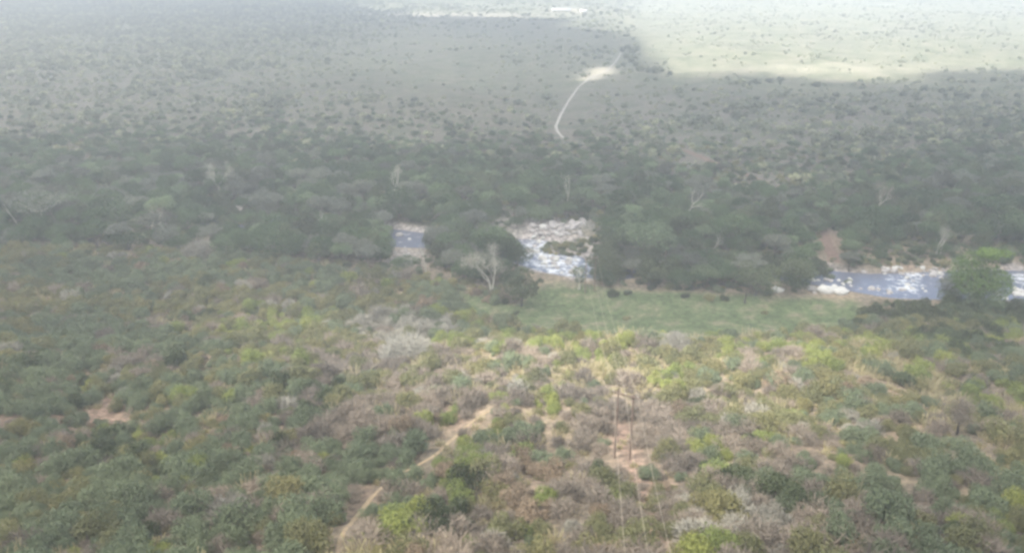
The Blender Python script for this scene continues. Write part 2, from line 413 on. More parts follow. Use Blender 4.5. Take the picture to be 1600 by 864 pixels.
def ribbon(name, pts, w, lift, mat, seed, cross=4, wv=0.25):
    P = np.array([gp(*p)[:2] for p in pts]); 
    d = np.concatenate([[0], np.cumsum(np.hypot(*np.diff(P, axis=0).T))])
    s = np.arange(0, d[-1], 0.9 if d[-1] < 200 else 2.0)
    X = np.interp(s, d, P[:, 0]); Y = np.interp(s, d, P[:, 1])
    for _ in range(6):
        X[1:-1] = (X[:-2] + X[1:-1] * 2 + X[2:]) / 4; Y[1:-1] = (Y[:-2] + Y[1:-1] * 2 + Y[2:]) / 4
    tx = np.gradient(X); ty = np.gradient(Y); L = np.hypot(tx, ty); nx, ny = ty / L, -tx / L
    V = []
    for k in range(cross + 1):
        f = k / cross * 2 - 1
        ww = w * .5 * (1 + wv * (vnoise(s, s * 0 + k, 2.5, seed) * 2 - 1))
        x = X + nx * f * ww; yy = Y + ny * f * ww
        V.append(np.stack([x, yy, H(x, yy) + lift - 0.5 * lift * abs(f)], -1))
    V = np.stack(V, 1); n = len(s); ix = np.arange(n * (cross + 1)).reshape(n, cross + 1)
    F = np.stack([ix[:-1, :-1], ix[:-1, 1:], ix[1:, 1:], ix[1:, :-1]], -1).reshape(-1, 4)
    obj(name, mesh_from(name, V.reshape(-1, 3), F, [mat]), kind='structure')
    return np.stack([X, Y], -1)
pathXY = ribbon('footpath', PATH, 0.5, 0.06, track_material('sandy_footpath', (0.30, 0.23, 0.155), (0.44, 0.35, 0.24)), 1)
roadXY = ribbon('dirt_road', ROAD, 1.35, 0.22, track_material('pale_dirt', (0.34, 0.32, 0.29), (0.47, 0.44, 0.40)), 2)
trackXY = ribbon('dirt_track', TRACK, 3.4, 0.12, track_material('reddish_dirt', (0.13, 0.09, 0.075), (0.24, 0.17, 0.14)), 3)

# ------------------------------------------------------------------ river
def river():
    d = np.concatenate([[0], np.cumsum(np.hypot(*np.diff(RIV, axis=0).T))]); s = np.arange(0, d[-1], 1.5)
    X = np.interp(s, d, RIV[:, 0]); Y = np.interp(s, d, RIV[:, 1])
    for _ in range(30):
        X[1:-1] = (X[:-2] + X[1:-1] * 2 + X[2:]) / 4; Y[1:-1] = (Y[:-2] + Y[1:-1] * 2 + Y[2:]) / 4
    tx = np.gradient(X); ty = np.gradient(Y); L = np.hypot(tx, ty); nx, ny = ty / L, -tx / L
    hw = river_hw(X, Y) * 1.15; K = 16
    f = np.linspace(-1, 1, K + 1)
    VX = X[:, None] + nx[:, None] * f * hw[:, None]; VY = Y[:, None] + ny[:, None] * f * hw[:, None]
    VZ = np.full(VX.shape, -1.25)
    px, py, _ = proj(VX, VY, VZ)
    rapid = np.clip(1.2 * G(px, py, 840, 385, 26, 36) + 1.2 * G(px, py, 880, 415, 50, 22) + 1.0 * G(px, py, 1420, 435, 26, 22) + .25 * G(px, py, 640, 375, 18, 22)
                    + .9 * G(px, py, 1590, 435, 30, 12) + .5 * G(px, py, 1380, 455, 40, 10) + .8 * G(px, py, 1570, 465, 14, 10) + .15, 0, 1)
    n = len(s); ix = np.arange(n * (K + 1)).reshape(n, K + 1)
    F = np.stack([ix[:-1, :-1], ix[:-1, 1:], ix[1:, 1:], ix[1:, :-1]], -1).reshape(-1, 4)
    me = mesh_from('river', np.stack([VX, VY, VZ], -1).reshape(-1, 3), F, [water_material()], smooth_=True)
    a = me.attributes.new('rapid', 'FLOAT', 'POINT'); a.data.foreach_set('value', rapid.astype(np.float32).ravel())
    obj('river', me, kind='structure')
river()

# ------------------------------------------------------------------ unseen clouds above the haze, thickness shaped to lay shade on the valley
def clouds():
    z0 = 460.0
    xs = np.arange(-1500, 1500, 11.0); yy = np.concatenate([np.arange(-420, 900, 7.0), np.arange(900, 2100, 16.0)])
    X, Y = np.meshgrid(xs, yy)                                   # the ground point below along the sunlight
    px, py, dep = proj(X, Y, 0 * X + np.clip(H(X, Y), 0, 60)); ok = dep > 20
    yb = np.interp(px, [-400, 0, 200, 380, 520, 560, 640, 740, 850, 920, 960, 1000, 1015, 1050, 1150, 1300, 1360, 1440, 1460, 1600, 2000],
                   [-30, -14, 3, 4, 4, 12, 18, 24, 27, 46, 52, 60, 84, 112, 114, 122, 127, 127, 112, 104, 90])
    yb = yb + (vnoise(X, Y, 60, 2) - .5) * 12 + (vnoise(X, Y, 22, 7) - .5) * 8
    wdt = 4.0 + 7.0 * (py > 60) + 10 * G(px, py, 1010, 80, 40, 40)
    Sh = smooth(-1.0, 1.0, (py - yb) / wdt)
    Sh = np.where(ok, Sh, 1.0)
    hole = np.clip(1.25 * G(px, py, 943, 112, 17, 6) + 0.8 * G(px, py, 915, 124, 14, 5), 0, 1)
    Sh = Sh * (1 - hole)
    # thinner cloud over the crest of the near slope and over part of the plain
    thin = (0.92 * G(px, py, 900, 560, 330, 44) * smooth(492, 528, py) + 0.48 * G(px, py, 1250, 600, 260, 75) * smooth(500, 560, py) + 0.35 * G(px, py, 520, 520, 200, 60) + .22 * G(px, py, 1200, 720, 420, 150)
            + 0.20 * G(px, py, 700, 75, 190, 38) + .12 * G(px, py, 150, 60, 260, 60) + 0.10 * G(px, py, 1450, 470, 250, 45))
    Sh = Sh * (1 - np.where(ok, np.clip(thin, 0, .93), 0.1))
    Sh *= 0.93 + 0.07 * vnoise(X, Y, 90, 4)
    a = 1 - np.sqrt(1 - CLOUD_OPACITY * np.clip(Sh, 0, 1))
    th = 45 * np.sqrt(np.clip(Sh, 0, 1)) * (0.6 + 0.8 * vnoise(X, Y, 70, 8))
    ny, nx = X.shape; nv = ny * nx
    k = (z0) / TO_SUN.z
    B = np.stack([X + TO_SUN.x * k, Y + TO_SUN.y * k, z0 - 0.25 * th], -1).reshape(-1, 3)
    k2 = (z0 + th + 6) / TO_SUN.z
    T = np.stack([X + TO_SUN.x * k2, Y + TO_SUN.y * k2, z0 + th + 6], -1).reshape(-1, 3)
    ix = np.arange(nv).reshape(ny, nx)
    F = np.stack([ix[:-1, :-1], ix[:-1, 1:], ix[1:, 1:], ix[1:, :-1]], -1).reshape(-1, 4)
    keep = Sh.ravel()[F].max(1) > 0.004
    F = F[keep]
    me = mesh_from('clouds', np.concatenate([B, T]), np.concatenate([F, F[:, ::-1] + nv]), [], smooth_=True)
    at = me.attributes.new('opacity', 'FLOAT', 'POINT'); at.data.foreach_set('value', np.concatenate([a.ravel(), a.ravel()]).astype(np.float32))
    m, n, l, o = nt('cloud')
    A = n.new('ShaderNodeAttribute'); A.attribute_name = 'opacity'
    d = n.new('ShaderNodeBsdfDiffuse'); d.inputs[0].default_value = (.85, .86, .87, 1)
    t = n.new('ShaderNodeBsdfTranslucent'); t.inputs[0].default_value = (.96, .93, .84, 1)
    m1 = n.new('ShaderNodeMixShader'); m1.inputs[0].default_value = 0.62; l.new(d.outputs[0], m1.inputs[1]); l.new(t.outputs[0], m1.inputs[2])
    tr = n.new('ShaderNodeBsdfTransparent'); m2 = n.new('ShaderNodeMixShader')
    l.new(A.outputs['Fac'], m2.inputs[0]); l.new(tr.outputs[0], m2.inputs[1]); l.new(m1.outputs[0], m2.inputs[2]); l.new(m2.outputs[0], o.inputs[0])
    me.materials.append(m)
    obj('clouds', me, kind='structure')
clouds()

# ------------------------------------------------------------------ haze
def haze():
    x, y0, y1, z0, z1 = 12500, -90, 12500, -12.0, 100.0
    V = [(sx * x, yv, zv) for zv in (z0, z1) for sx, yv in ((-1, y0), (1, y0), (1, y1), (-1, y1))]
    me = mesh_from('haze', V, np.array([(3, 2, 1, 0), (4, 5, 6, 7), (0, 1, 5, 4), (1, 2, 6, 5), (2, 3, 7, 6), (3, 0, 4, 7)]), [])
    m, n, l, o = nt('haze')
    p = n.new('ShaderNodeVolumePrincipled'); p.inputs['Color'].default_value = (0.85, 0.91, 0.99, 1)
    p.inputs['Density'].default_value = HAZE_DENSITY; p.inputs['Anisotropy'].default_value = 0.1
    l.new(p.outputs[0], o.inputs['Volume']); me.materials.append(m)
    obj('haze', me, kind='stuff', label='pale grey blue haze filling the valley air')
haze()

# ------------------------------------------------------------------ landmarks for labels
LAND = [((972, 665), 'the twin power poles on the slope'), ((920, 440), 'the power poles in the meadow'), ((640, 735), 'the sandy footpath'),
        ((545, 830), 'the lower end of the footpath'), ((755, 648), 'the upper end of the footpath'),
        ((22, 735), 'the bare red soil at the left edge'), ((165, 640), 'the reddish soil patch on the left'), ((1495, 650), 'the dark leafless tree'),
        ((1195, 665), 'the rounded green bush on dry ground'), ((630, 535), 'the big pale twiggy bush'), ((1520, 450), 'the vine-covered tree'),
        ((868, 390), 'the boulder-strewn river bend'), ((1290, 450), 'the pale boulder pile'), ((1395, 440), 'the blue river pool'),
        ((1080, 490), 'the open meadow'), ((768, 430), 'the tall twin-trunked pale tree'), ((667, 415), 'the forked pale tree'),
        ((310, 385), 'the silvery dome bush'), ((68, 325), 'the pale umbrella tree'), ((338, 265), 'the bleached bare tree'),
        ((885, 290), 'the bare tree beyond the river bend'), ((1370, 300), 'the bare tree behind the red bank'), ((1298, 375), 'the red earth bank'),
        ((870, 208), 'the near end of the dirt road'), ((945, 112), 'the sunlit sandy clearing'), ((640, 370), 'the small blue river gap'),
        ((0, 864), 'the bottom left corner'), ((270, 864), 'the left third of the bottom edge'), ((800, 864), 'the middle of the bottom edge'),
        ((1200, 864), 'the right third of the bottom edge'), ((1600, 864), 'the bottom right corner'), ((1600, 600), 'the right edge below the river'),
        ((0, 480), 'the left edge below the forest'), ((350, 560), 'the middle of the left hillside'), ((1300, 560), 'the straw-coloured crest'),
        ((480, 480), 'the olive slope under the forest'), ((0, 200), 'the left edge above the forest'), ((1600, 230), 'the right edge above the river')]
ORD = ['closest', 'second closest', 'third closest', 'fourth closest', 'fifth closest', 'sixth closest', 'seventh closest', 'eighth closest', 'ninth closest', 'tenth closest',
       'eleventh closest', 'twelfth closest', 'thirteenth closest', 'fourteenth closest', 'fifteenth closest', 'sixteenth closest', 'seventeenth closest',
       'eighteenth closest', 'nineteenth closest', 'twentieth closest'] + ['%d%s closest' % (k, 'th' if k % 10 > 3 or k % 10 == 0 else ('st', 'nd', 'rd')[k % 10 - 1]) for k in range(21, 90)]
WORDNUM = ['', 'one', 'two', 'three', 'four', 'five', 'six', 'seven', 'eight', 'nine']
def ordinal_words(k):
    if k < 20: return ORD[k]
    t = (k + 1) // 10; u_ = (k + 1) % 10
    tens = ['', '', 'twenty', 'thirty', 'forty', 'fifty', 'sixty', 'seventy', 'eighty'][t]
    return (tens[:-1] + 'ieth' if u_ == 0 else tens + '-' + ['', 'first', 'second', 'third', 'fourth', 'fifth', 'sixth', 'seventh', 'eighth', 'ninth'][u_]) + ' closest'
PENDING = []      # (object, look words, px, py)
def want_label(o, look, p): PENDING.append((o, look, p[0], p[1]))
def write_labels():
    b = {}
    for o, look, px, py in PENDING:
        k = min(range(len(LAND)), key=lambda i: (LAND[i][0][0] - px) ** 2 + (2.0 * (LAND[i][0][1] - py)) ** 2)
        (lx, ly), nm = LAND[k]; dx, dy = px - lx, py - ly
        side = ('left of' if dx < 0 else 'right of') if abs(dx) > abs(dy) * 1.3 else ('behind' if dy < 0 else 'in front of')
        if 'corner' in nm or ' edge' in nm and 'soil' not in nm: side = 'to' if True else side
        b.setdefault((look, side, nm), []).append((dx * dx + 4 * dy * dy, o))
    for (look, side, nm), v in b.items():
        v.sort(key=lambda t: t[0])
        for i, (_, o) in enumerate(v):
            o['label'] = f'{look}, {ordinal_words(i)} {side} {nm}' if len(v) > 1 else f'{look} just {side if side != "to" else "near"} {nm}'

# ------------------------------------------------------------------ plants: meshes
def bush_meshes(tag, mat, n=620, size=0.088, count=3, seed=0, squash=0.78):
    out = []
    for k in range(count):
        r = np.random.default_rng(100 * seed + k)
        bl = []
        for i in range(7 + k):
            a = r.random() * 6.28; q = 0.62 * math.sqrt(r.random()); rr = 0.28 + 0.26 * r.random()
            bl.append((np.array([math.cos(a) * q, math.sin(a) * q, (0.25 + 0.55 * r.random() * (1.05 - q)) * squash * 1.3]), np.array([rr, rr, rr * 0.85])))
        V, F_ = leaf_cloud(bl, n, size, r, .62, .5)
        fol = mesh_from('foliage_' + tag, V, F_, [mat])
        parts = []
        for i, (c, rr) in enumerate(bl):
            mid = c * np.array([.45, .45, .5]) + r.normal(size=3) * .05
            parts.append(tube([np.array([0, 0, -.1]), mid, c], [0.045, 0.03, 0.012], 4))
        Vs, Fs = join(parts)
        out.append((fol, mesh_from('stems_' + tag, Vs, Fs, [M['bark']])))
    return out

def twig_meshes(tag, mat, n=620, count=3, seed=0, wd=0.035, h=0.95, tk_=1.0):
    out = []
    for k in range(count):
        r = np.random.default_rng(900 + 50 * seed + k)
        ps = [slivers(n // 2, r, h, .95, wd, 0.42)]
        for i in range(5):
            a = r.random() * 6.28; V, F_ = slivers(n // 10, r, h * .6, .5, wd, .32, .4)
            ps.append((V + np.array([math.cos(a) * .5, math.sin(a) * .5, h * .35 * r.random()]), F_))
        for i in range(7):
            a = r.random() * 6.28; q = .4 + .4 * r.random()
            tip = np.array([math.cos(a) * q, math.sin(a) * q, h * (.6 + .3 * r.random())])
            ps.append(tube([np.zeros(3) - [0, 0, .1], tip * [.4, .4, .55], tip], [.035 * tk_, .022 * tk_, .008 * tk_], 4))
        V, F_ = join(ps)
        out.append(mesh_from('twigs_' + tag, V, F_, [mat]))
    return out

def grow(parts, p, d, ln, r0, depth, r, up=0.15, tips=None, seg=3, spread=0.75):
    path = [p.copy()]; rad = [r0]; dd = d.copy()
    for i in range(seg):
        dd = dd + r.normal(size=3) * 0.16; dd[2] += up * .3; dd /= np.linalg.norm(dd)
        p = p + dd * ln / seg; path.append(p.copy()); rad.append(r0 * (1 - .42 * (i + 1) / seg))
    parts.append(tube(path, rad, 5 if depth > 1 else 3))
    if depth == 0:
        if tips is not None: tips.append(p)
        return
    for k in range(3 if depth > 1 or r.random() < .6 else 2):
        q = r.normal(size=3); q -= q.dot(dd) * dd; q /= np.linalg.norm(q)
        nd = dd + q * spread * (0.6 + .6 * r.random()); nd[2] += up; nd /= np.linalg.norm(nd)
        st = path[-1] if k else path[-2]
        grow(parts, st, nd, ln * (0.62 + .2 * r.random()), rad[-1] * .82, depth - 1, r, up, tips, seg, spread)

def tree_mesh(tag, leaf, bark, seed, h=8.5, cr=4.2, kind='round', n=2700, size=0.36, top=None):
    r = np.random.default_rng(3000 + seed)
    parts = []; hub = np.array([r.normal() * .3, r.normal() * .3, h * (0.30 if kind != 'umbrella' else .45)])
    r0 = 0.024 * h
    parts.append(tube([np.array([0, 0, -.3]), hub * [.3, .3, .5], hub], [r0 * 1.25, r0, r0 * .85], 7))
    bl = []; nb = 11
    for i in range(nb):
        a = 2.4 * i + r.random() * .6; q = cr * (0.15 + .78 * math.sqrt((i + .5) / nb))
        if kind == 'umbrella':
            z = h * (0.86 - 0.14 * (q / cr) ** 2 + .05 * r.normal()); rr = np.array([1, 1, .38]) * cr * (.30 + .12 * r.random())
        elif kind == 'wide':
            z = h * (0.62 + .22 * r.random() * (1 - q / cr)); rr = np.array([1, 1, .7]) * cr * (.32 + .12 * r.random())
        else:
            z = h * (0.38 + .46 * r.random() * (1.15 - q / cr)); rr = np.array([1, 1, .9]) * cr * (.30 + .16 * r.random())
        c = np.array([math.cos(a) * q * .8, math.sin(a) * q * .8, z]); bl.append((c, rr))
        mid = hub + (c - hub) * .5 + np.array([0, 0, -.04 * h]) + r.normal(size=3) * .15
        parts.append(tube([hub, mid, c], [r0 * .55, r0 * .35, r0 * .12], 4))
    V, F_ = leaf_cloud(bl, n, size, r, .78, .6)
    crown = mesh_from('crown_' + tag, V, F_, [leaf])
    Vt, Ft = join(parts)
    return crown, mesh_from('trunk_' + tag, Vt, Ft, [bark], smooth_=True)

def bare_mesh(tag, bark, seed, h=9, spread=.75, up=.12, depth=4, trunks=1, twig=None, fork=.32, thick=.022):
    r = np.random.default_rng(5000 + seed); parts = []; tips = []
    for t in range(trunks):
        base = np.array([(t - (trunks - 1) / 2) * .8, 0, -.2]); d = np.array([.12 * r.normal(), .12 * r.normal(), 1.0])
        grow(parts, base, d / np.linalg.norm(d), h * fork, thick * h, depth, r, up, tips, 3, spread)
    V, F_ = join(parts)
    k = h / max(V[:, 2].max(), 1e-3); V[:, 2] *= k
    trunk = mesh_from('bare_trunk_' + tag, V, F_, [bark], smooth_=True)
    tw = None
    if twig:
        T = np.array(tips) * [1, 1, k]; C = np.repeat(T, 14, 0) + r.normal(size=(len(T) * 14, 3)) * .45
        a = r.normal(size=C.shape); a /= np.linalg.norm(a, axis=1)[:, None]; b = np.cross(a, r.normal(size=C.shape)); b /= np.linalg.norm(b, axis=1)[:, None]
        V2 = np.stack([C - a * .35 - b * .03, C - a * .35 + b * .03, C + a * .35 + b * .015, C + a * .35 - b * .015], 1).reshape(-1, 3)
        tw = mesh_from('twigs_' + tag, V2, np.arange(len(V2)).reshape(-1, 4), [twig])
    return trunk, tw

BUSH = {k: bush_meshes(k, M[k], seed=i, count=3, n=2300) for i, k in enumerate(('olive', 'greygreen', 'lime', 'dark', 'rust'))}
TWIG = {k: twig_meshes(k, M[k], seed=i, count=3, wd=(.035 if k == 'mauve' else .045)) for i, k in enumerate(('mauve', 'pale'))}
TWIG['big'] = twig_meshes('big', M['pale'], 4200, 3, 7, .017, .95, .35)
FARB = {}
for i, k in enumerate(('scrub', 'scrub_dark', 'scrub_grey')):
    FARB[k] = []
    for j in range(2):
        r = np.random.default_rng(7000 + 10 * i + j); bl = []
        for q in range(4):
            a = r.random() * 6.28; bl.append((np.array([.5 * math.cos(a) * r.random(), .5 * math.sin(a) * r.random(), .35 + .25 * r.random()]), np.array([.5, .5, .42]) * (.7 + .5 * r.random())))
        V, F_ = leaf_cloud(bl, 105, .42, r, .8, 1.1)
        FARB[k].append(mesh_from('far_' + k, V, F_, [M[k]]))

TREE = {'forest': [tree_mesh('f%d' % i, M['forest'], M['bark'], i, 8.5 + (i % 2), 4.0 + .4 * i, ('round', 'wide', 'round', 'round')[i % 4]) for i in range(4)],
        'forest_grey': [tree_mesh('g%d' % i, M['forest_grey'], M['bark'], 10 + i, 8.6 - .3 * i, 4.2, ('round', 'wide', 'umbrella')[i]) for i in range(3)],
        'forest_light': [tree_mesh('l%d' % i, M['forest_light'], M['bark'], 20 + i, 8.0, 3.8, ('round', 'wide', 'round')[i]) for i in range(3)],
        'dark': [tree_mesh('d%d' % i, M['dark'], M['bark_dark'], 30 + i, 8.5, 4.0, 'round') for i in range(1)]}

# ------------------------------------------------------------------ things
def thing_bush(kind, x, y, s, rz, sz=1.0, look=None, name='bush', group=None):
    z = float(H(x, y)); fol, st = BUSH[kind][random.randrange(3)]
    o = obj(name, None, category='bush', group=group); o.empty_display_size = .3
    o.location = (x, y, z - .05); o.rotation_euler = (0, 0, rz); o.scale = (s, s, s * sz)
    obj('foliage', fol, o); obj('stems', st, o)
    return o

FRONT = [(328, 238, 352, 312), (874, 270, 900, 322), (1055, 288, 1096, 335), (1345, 288, 1388, 335), (45, 300, 95, 352), (750, 380, 786, 458), (658, 380, 680, 428), (285, 366, 338, 402), (14, 308, 40, 352),
         (250, 325, 286, 368), (602, 262, 622, 310), (1455, 360, 1475, 400), (220, 320, 260, 372)]     # tall pale trees that stand free
def blocked(px, py, hpx, wpx, boxes):
    b = np.zeros(np.shape(px), bool)
    for x0, y0, x1, y1 in FRONT:
        b |= (px + wpx > x0) & (px - wpx < x1) & (py > y1) & (py - hpx < y0 + .55 * (y1 - y0))
    for x0, y0, x1, y1 in boxes:
        b |= (px + wpx > x0) & (px - wpx < x1) & (py > y0 + 1) & (py - hpx < y1)
    return b

# --- near slope bushes
def poisson(x0, x1, y0, y1, s, r, j=.48):
    xs = np.arange(x0, x1, s); yy = np.arange(y0, y1, s * .87)
    X, Y = np.meshgrid(xs, yy); X = X + (np.arange(len(yy)) % 2)[:, None] * s / 2
    X = X + r.uniform(-j, j, X.shape) * s; Y = Y + r.uniform(-j, j, Y.shape) * s
    return X.ravel(), Y.ravel()

X, Y = poisson(-230, 200, 46, 250, 2.15, rng)
Z = H(X, Y); px, py, dep = proj(X, Y, Z)
lower_forest = lambda p: np.interp(p, [-200, 0, 200, 400, 600, 720, 800, 870, 950, 1050, 1200, 1250, 1345, 1600, 1800], [386, 388, 392, 400, 425, 446, 452, 442, 452, 458, 464, 470, 470, 474, 476])
ok = (px > -140) & (px < 1740) & (py < 960) & (py > lower_forest(px) + 2)
X, Y, Z, px, py, dep = [a[ok] for a in (X, Y, Z, px, py, dep)]
n = len(X)
near_kinds = ['olive', 'greygreen', 'lime', 'dark', 'rust', 'mauve', 'pale', 'straw']
wt = np.zeros((n, len(near_kinds)))
def add(kind, w): wt[:, near_kinds.index(kind)] += w
one = np.ones(n)
add('olive', .36 * one); add('greygreen', .27 * one); add('lime', .03 * one); add('dark', .018 * one); add('rust', .012 * one); add('mauve', .22 * one); add('pale', .02 * one); add('straw', .10 * one)
g = lambda *a: G(px, py, *a)
add('greygreen', 1.0 * g(120, 560, 260, 90) + 1.1 * g(250, 760, 230, 110) + .9 * g(300, 430, 320, 45) + .9 * g(360, 660, 90, 50) + .2 * g(1350, 800, 200, 60))
add('olive', .8 * g(520, 560, 220, 70) + .5 * g(1450, 600, 250, 60) + .5 * g(120, 500, 250, 60) + .8 * g(1550, 850, 120, 60) + .7 * g(1000, 850, 100, 30))
add('lime', 1.8 * g(710, 500, 60, 16) + 3.2 * g(985, 538, 90, 22) + 3.8 * g(1130, 548, 110, 20) + 2.6 * g(1235, 538, 55, 16) + 1.6 * g(860, 545, 140, 24) + .5 * g(430, 520, 150, 40)  # lime bushes, thickened on the crest to colour in its sunlight
    + 3 * g(1110, 722, 38, 30) + 2.5 * g(1040, 582, 20, 20) + 2.2 * g(240, 715, 50, 32) + .5 * g(600, 835, 50, 24) + 1.2 * g(690, 720, 32, 40) + 2 * g(425, 812, 28, 16)
    + 1.6 * g(1550, 622, 50, 18) + 1.4 * g(1580, 510, 70, 20) + 1.0 * g(860, 630, 14, 45) + 2 * g(1290, 562, 26, 12) + .8 * g(1560, 830, 40, 30) + 1.0 * g(620, 600, 40, 14) + .4 * g(1450, 560, 200, 40))
add('dark', 2.5 * g(180, 720, 30, 28) + .25 * g(725, 812, 24, 34) + .5 * g(1140, 740, 30, 28) + 1.2 * g(1490, 545, 50, 20) + 1.5 * g(300, 495, 20, 12) + 3.5 * g(1440, 488, 130, 15) + 1.4 * g(1520, 510, 90, 18)
    + .8 * g(490, 645, 40, 18) + .1 * g(1290, 765, 40, 20) + .6 * g(420, 640, 60, 20))
add('rust', 1.4 * g(820, 770, 26, 24) + .4 * g(100, 650, 80, 40) + .5 * g(690, 650, 50, 20) + .2 * g(1330, 690, 70, 30) + .25 * g(980, 760, 60, 60) + .2 * g(1330, 610, 120, 30))
add('mauve', 1.7 * g(1180, 645, 220, 45) + 1.4 * g(450, 760, 130, 110) + 1.6 * g(640, 545, 55, 30) + 1.1 * g(1000, 690, 80, 110) + 1.0 * g(600, 690, 80, 60) + 1.2 * g(1300, 770, 200, 60)
    + 1.0 * g(60, 670, 60, 50) + .6 * g(800, 640, 100, 40) + .5 * g(1480, 740, 100, 40))
add('pale', 1.8 * g(640, 530, 30, 20) + .9 * g(445, 690, 25, 28) + .9 * g(1060, 535, 20, 16) + 1.2 * g(1150, 825, 50, 25) + 1 * g(1320, 680, 30, 20) + .8 * g(375, 800, 20, 14) + .15 * g(1200, 600, 130, 30) + .9 * g(180, 590, 26, 8) + .5 * g(560, 500, 90, 26))
add('straw', 2.4 * g(1050, 562, 300, 28) + 1.0 * g(1300, 590, 200, 40) + 1.2 * g(1500, 680, 100, 40) + .5 * g(880, 600, 100, 60) + .8 * g(1430, 640, 80, 50) + .5 * g(560, 560, 140, 40) + .8 * g(1260, 850, 60, 30))  # straw grass, heavier along the crest to brighten the sunlit band by colour
wt *= (0.4 + 1.2 * np.stack([vnoise(X, Y, 17, 30 + k) for k in range(len(near_kinds))], 1)) ** 3.6
wt /= wt.sum(1)[:, None]
kn = (rng.random(n)[:, None] > np.cumsum(wt, 1)).sum(1).clip(0, len(near_kinds) - 1)
sz_ = 0.75 + 1.5 * rng.random(n) ** 1.9 + .6 * (vnoise(X, Y, 14, 70) - .3)
sz_ *= np.where(kn == 7, .62, 1) * np.where(kn == 3, 1.18, 1)
sz_ *= np.interp(py, [400, 500, 560, 900], [1.3, 1.3, 1.22, 1.15])
# openings: soil patches, the path, the line clearing, the meadow
op = (.55 * g(60, 655, 80, 22) + 1.0 * g(22, 732, 42, 13) + .5 * g(165, 640, 40, 36) + .6 * g(700, 655, 50, 18) + .8 * g(962, 665, 22, 34) + .8 * np.exp(-((px - 985 - (py - 690) * .22) / 22) ** 2) * smooth(640, 700, py)
      + .5 * g(1300, 700, 80, 30) + .35 * g(900, 700, 90, 80) + .45 * g(1480, 690, 70, 18) + .4 * g(560, 800, 40, 50))
drop = rng.random(n) < op
pxP, pyP, _ = proj(pathXY[:, 0], pathXY[:, 1], H(pathXY[:, 0], pathXY[:, 1]))
hp = sz_ * 1.25 * FPX * .93 / dep; wp = sz_ * FPX / dep
for a, b in zip(pxP[::3], pyP[::3]):
    hit = (np.abs(px - a) < wp * .9 + 3) & (py > b - 3) & (py - hp * .8 < b)
    drop |= hit & (rng.random(n) < .26)
dP = np.min(np.hypot(X[:, None] - pathXY[None, ::2, 0], Y[:, None] - pathXY[None, ::2, 1]), 1)
drop |= dP < sz_ * .6 + .25
md = inpoly(px, py, MEADOW); drop |= md & ~(inpoly(px, py - 0, [(700, 452), (800, 474), (730, 492)]) & (rng.random(n) < .3))
drop |= (river_dist(X, Y) < river_hw(X, Y) * 1.15) & (Y > 182)
RIVER_OPEN = [(616, 356, 654, 394), (824, 348, 918, 430), (1208, 438, 1224, 458), (1258, 444, 1334, 464), (1342, 416, 1458, 466), (1554, 412, 1625, 466)]
drop |= blocked(px, py, hp * .85, wp * .8, RIVER_OPEN)
drop |= rng.random(n) < .06
POLES = [gp(960, 715), gp(984, 718)]
for p in POLES: drop |= (np.hypot(X - p[0], Y - p[1]) < 2.2) | ((np.abs(X - p[0]) < 1.6) & (Y < p[1]) & (Y > p[1] - 5))
DEAD = gp(1495, 678); drop |= (np.hypot(X - DEAD[0], Y - DEAD[1] + 2) < 3.2)
k_ = ~drop
X, Y, Z, px, py, dep, kn, sz_ = [a[k_] for a in (X, Y, Z, px, py, dep, kn, sz_)]
n = len(X)
inview = (px > -15) & (px < 1615) & (py < 880)
metric = np.where(inview, sz_ / dep, 0)
greens = np.isin(kn, (0, 1, 2, 3, 4)); dry = np.isin(kn, (5, 6))
def topk(mask, k):
    i = np.where(mask)[0]; return i[np.argsort(-metric[i])][:k]
iG, iD = topk(greens, 285), topk(dry, 280)
indiv = np.zeros(n, bool); indiv[iG] = True; indiv[iD] = True
LOOK = {'olive': 'dusty olive bush', 'greygreen': 'grey-green bush', 'lime': 'bright yellow-green bush', 'dark': 'dark green leafy bush', 'rust': 'rusty brown bush',
        'mauve': 'mauve-grey leafless shrub', 'pale': 'pale silvery leafless shrub'}
SRC = {}
for i in iG:
    kd = near_kinds[kn[i]]
    o = thing_bush(kd, X[i], Y[i], sz_[i], rng.random() * 6.28, .85 + .6 * rng.random(), group='leafy bushes on the near slope')
    want_label(o, LOOK[kd], (px[i], py[i]))
for i in iD:
    kd = near_kinds[kn[i]]
    o = obj('bare_shrub', TWIG[kd][random.randrange(3)], category='shrub', group='leafless shrubs on the near slope')
    o.location = (X[i], Y[i], Z[i] - .03); o.rotation_euler = (0, 0, rng.random() * 6.28); s = sz_[i] * .95; o.scale = (s, s, s * (.75 + .45 * rng.random()))
    want_label(o, LOOK[kd], (px[i], py[i]))

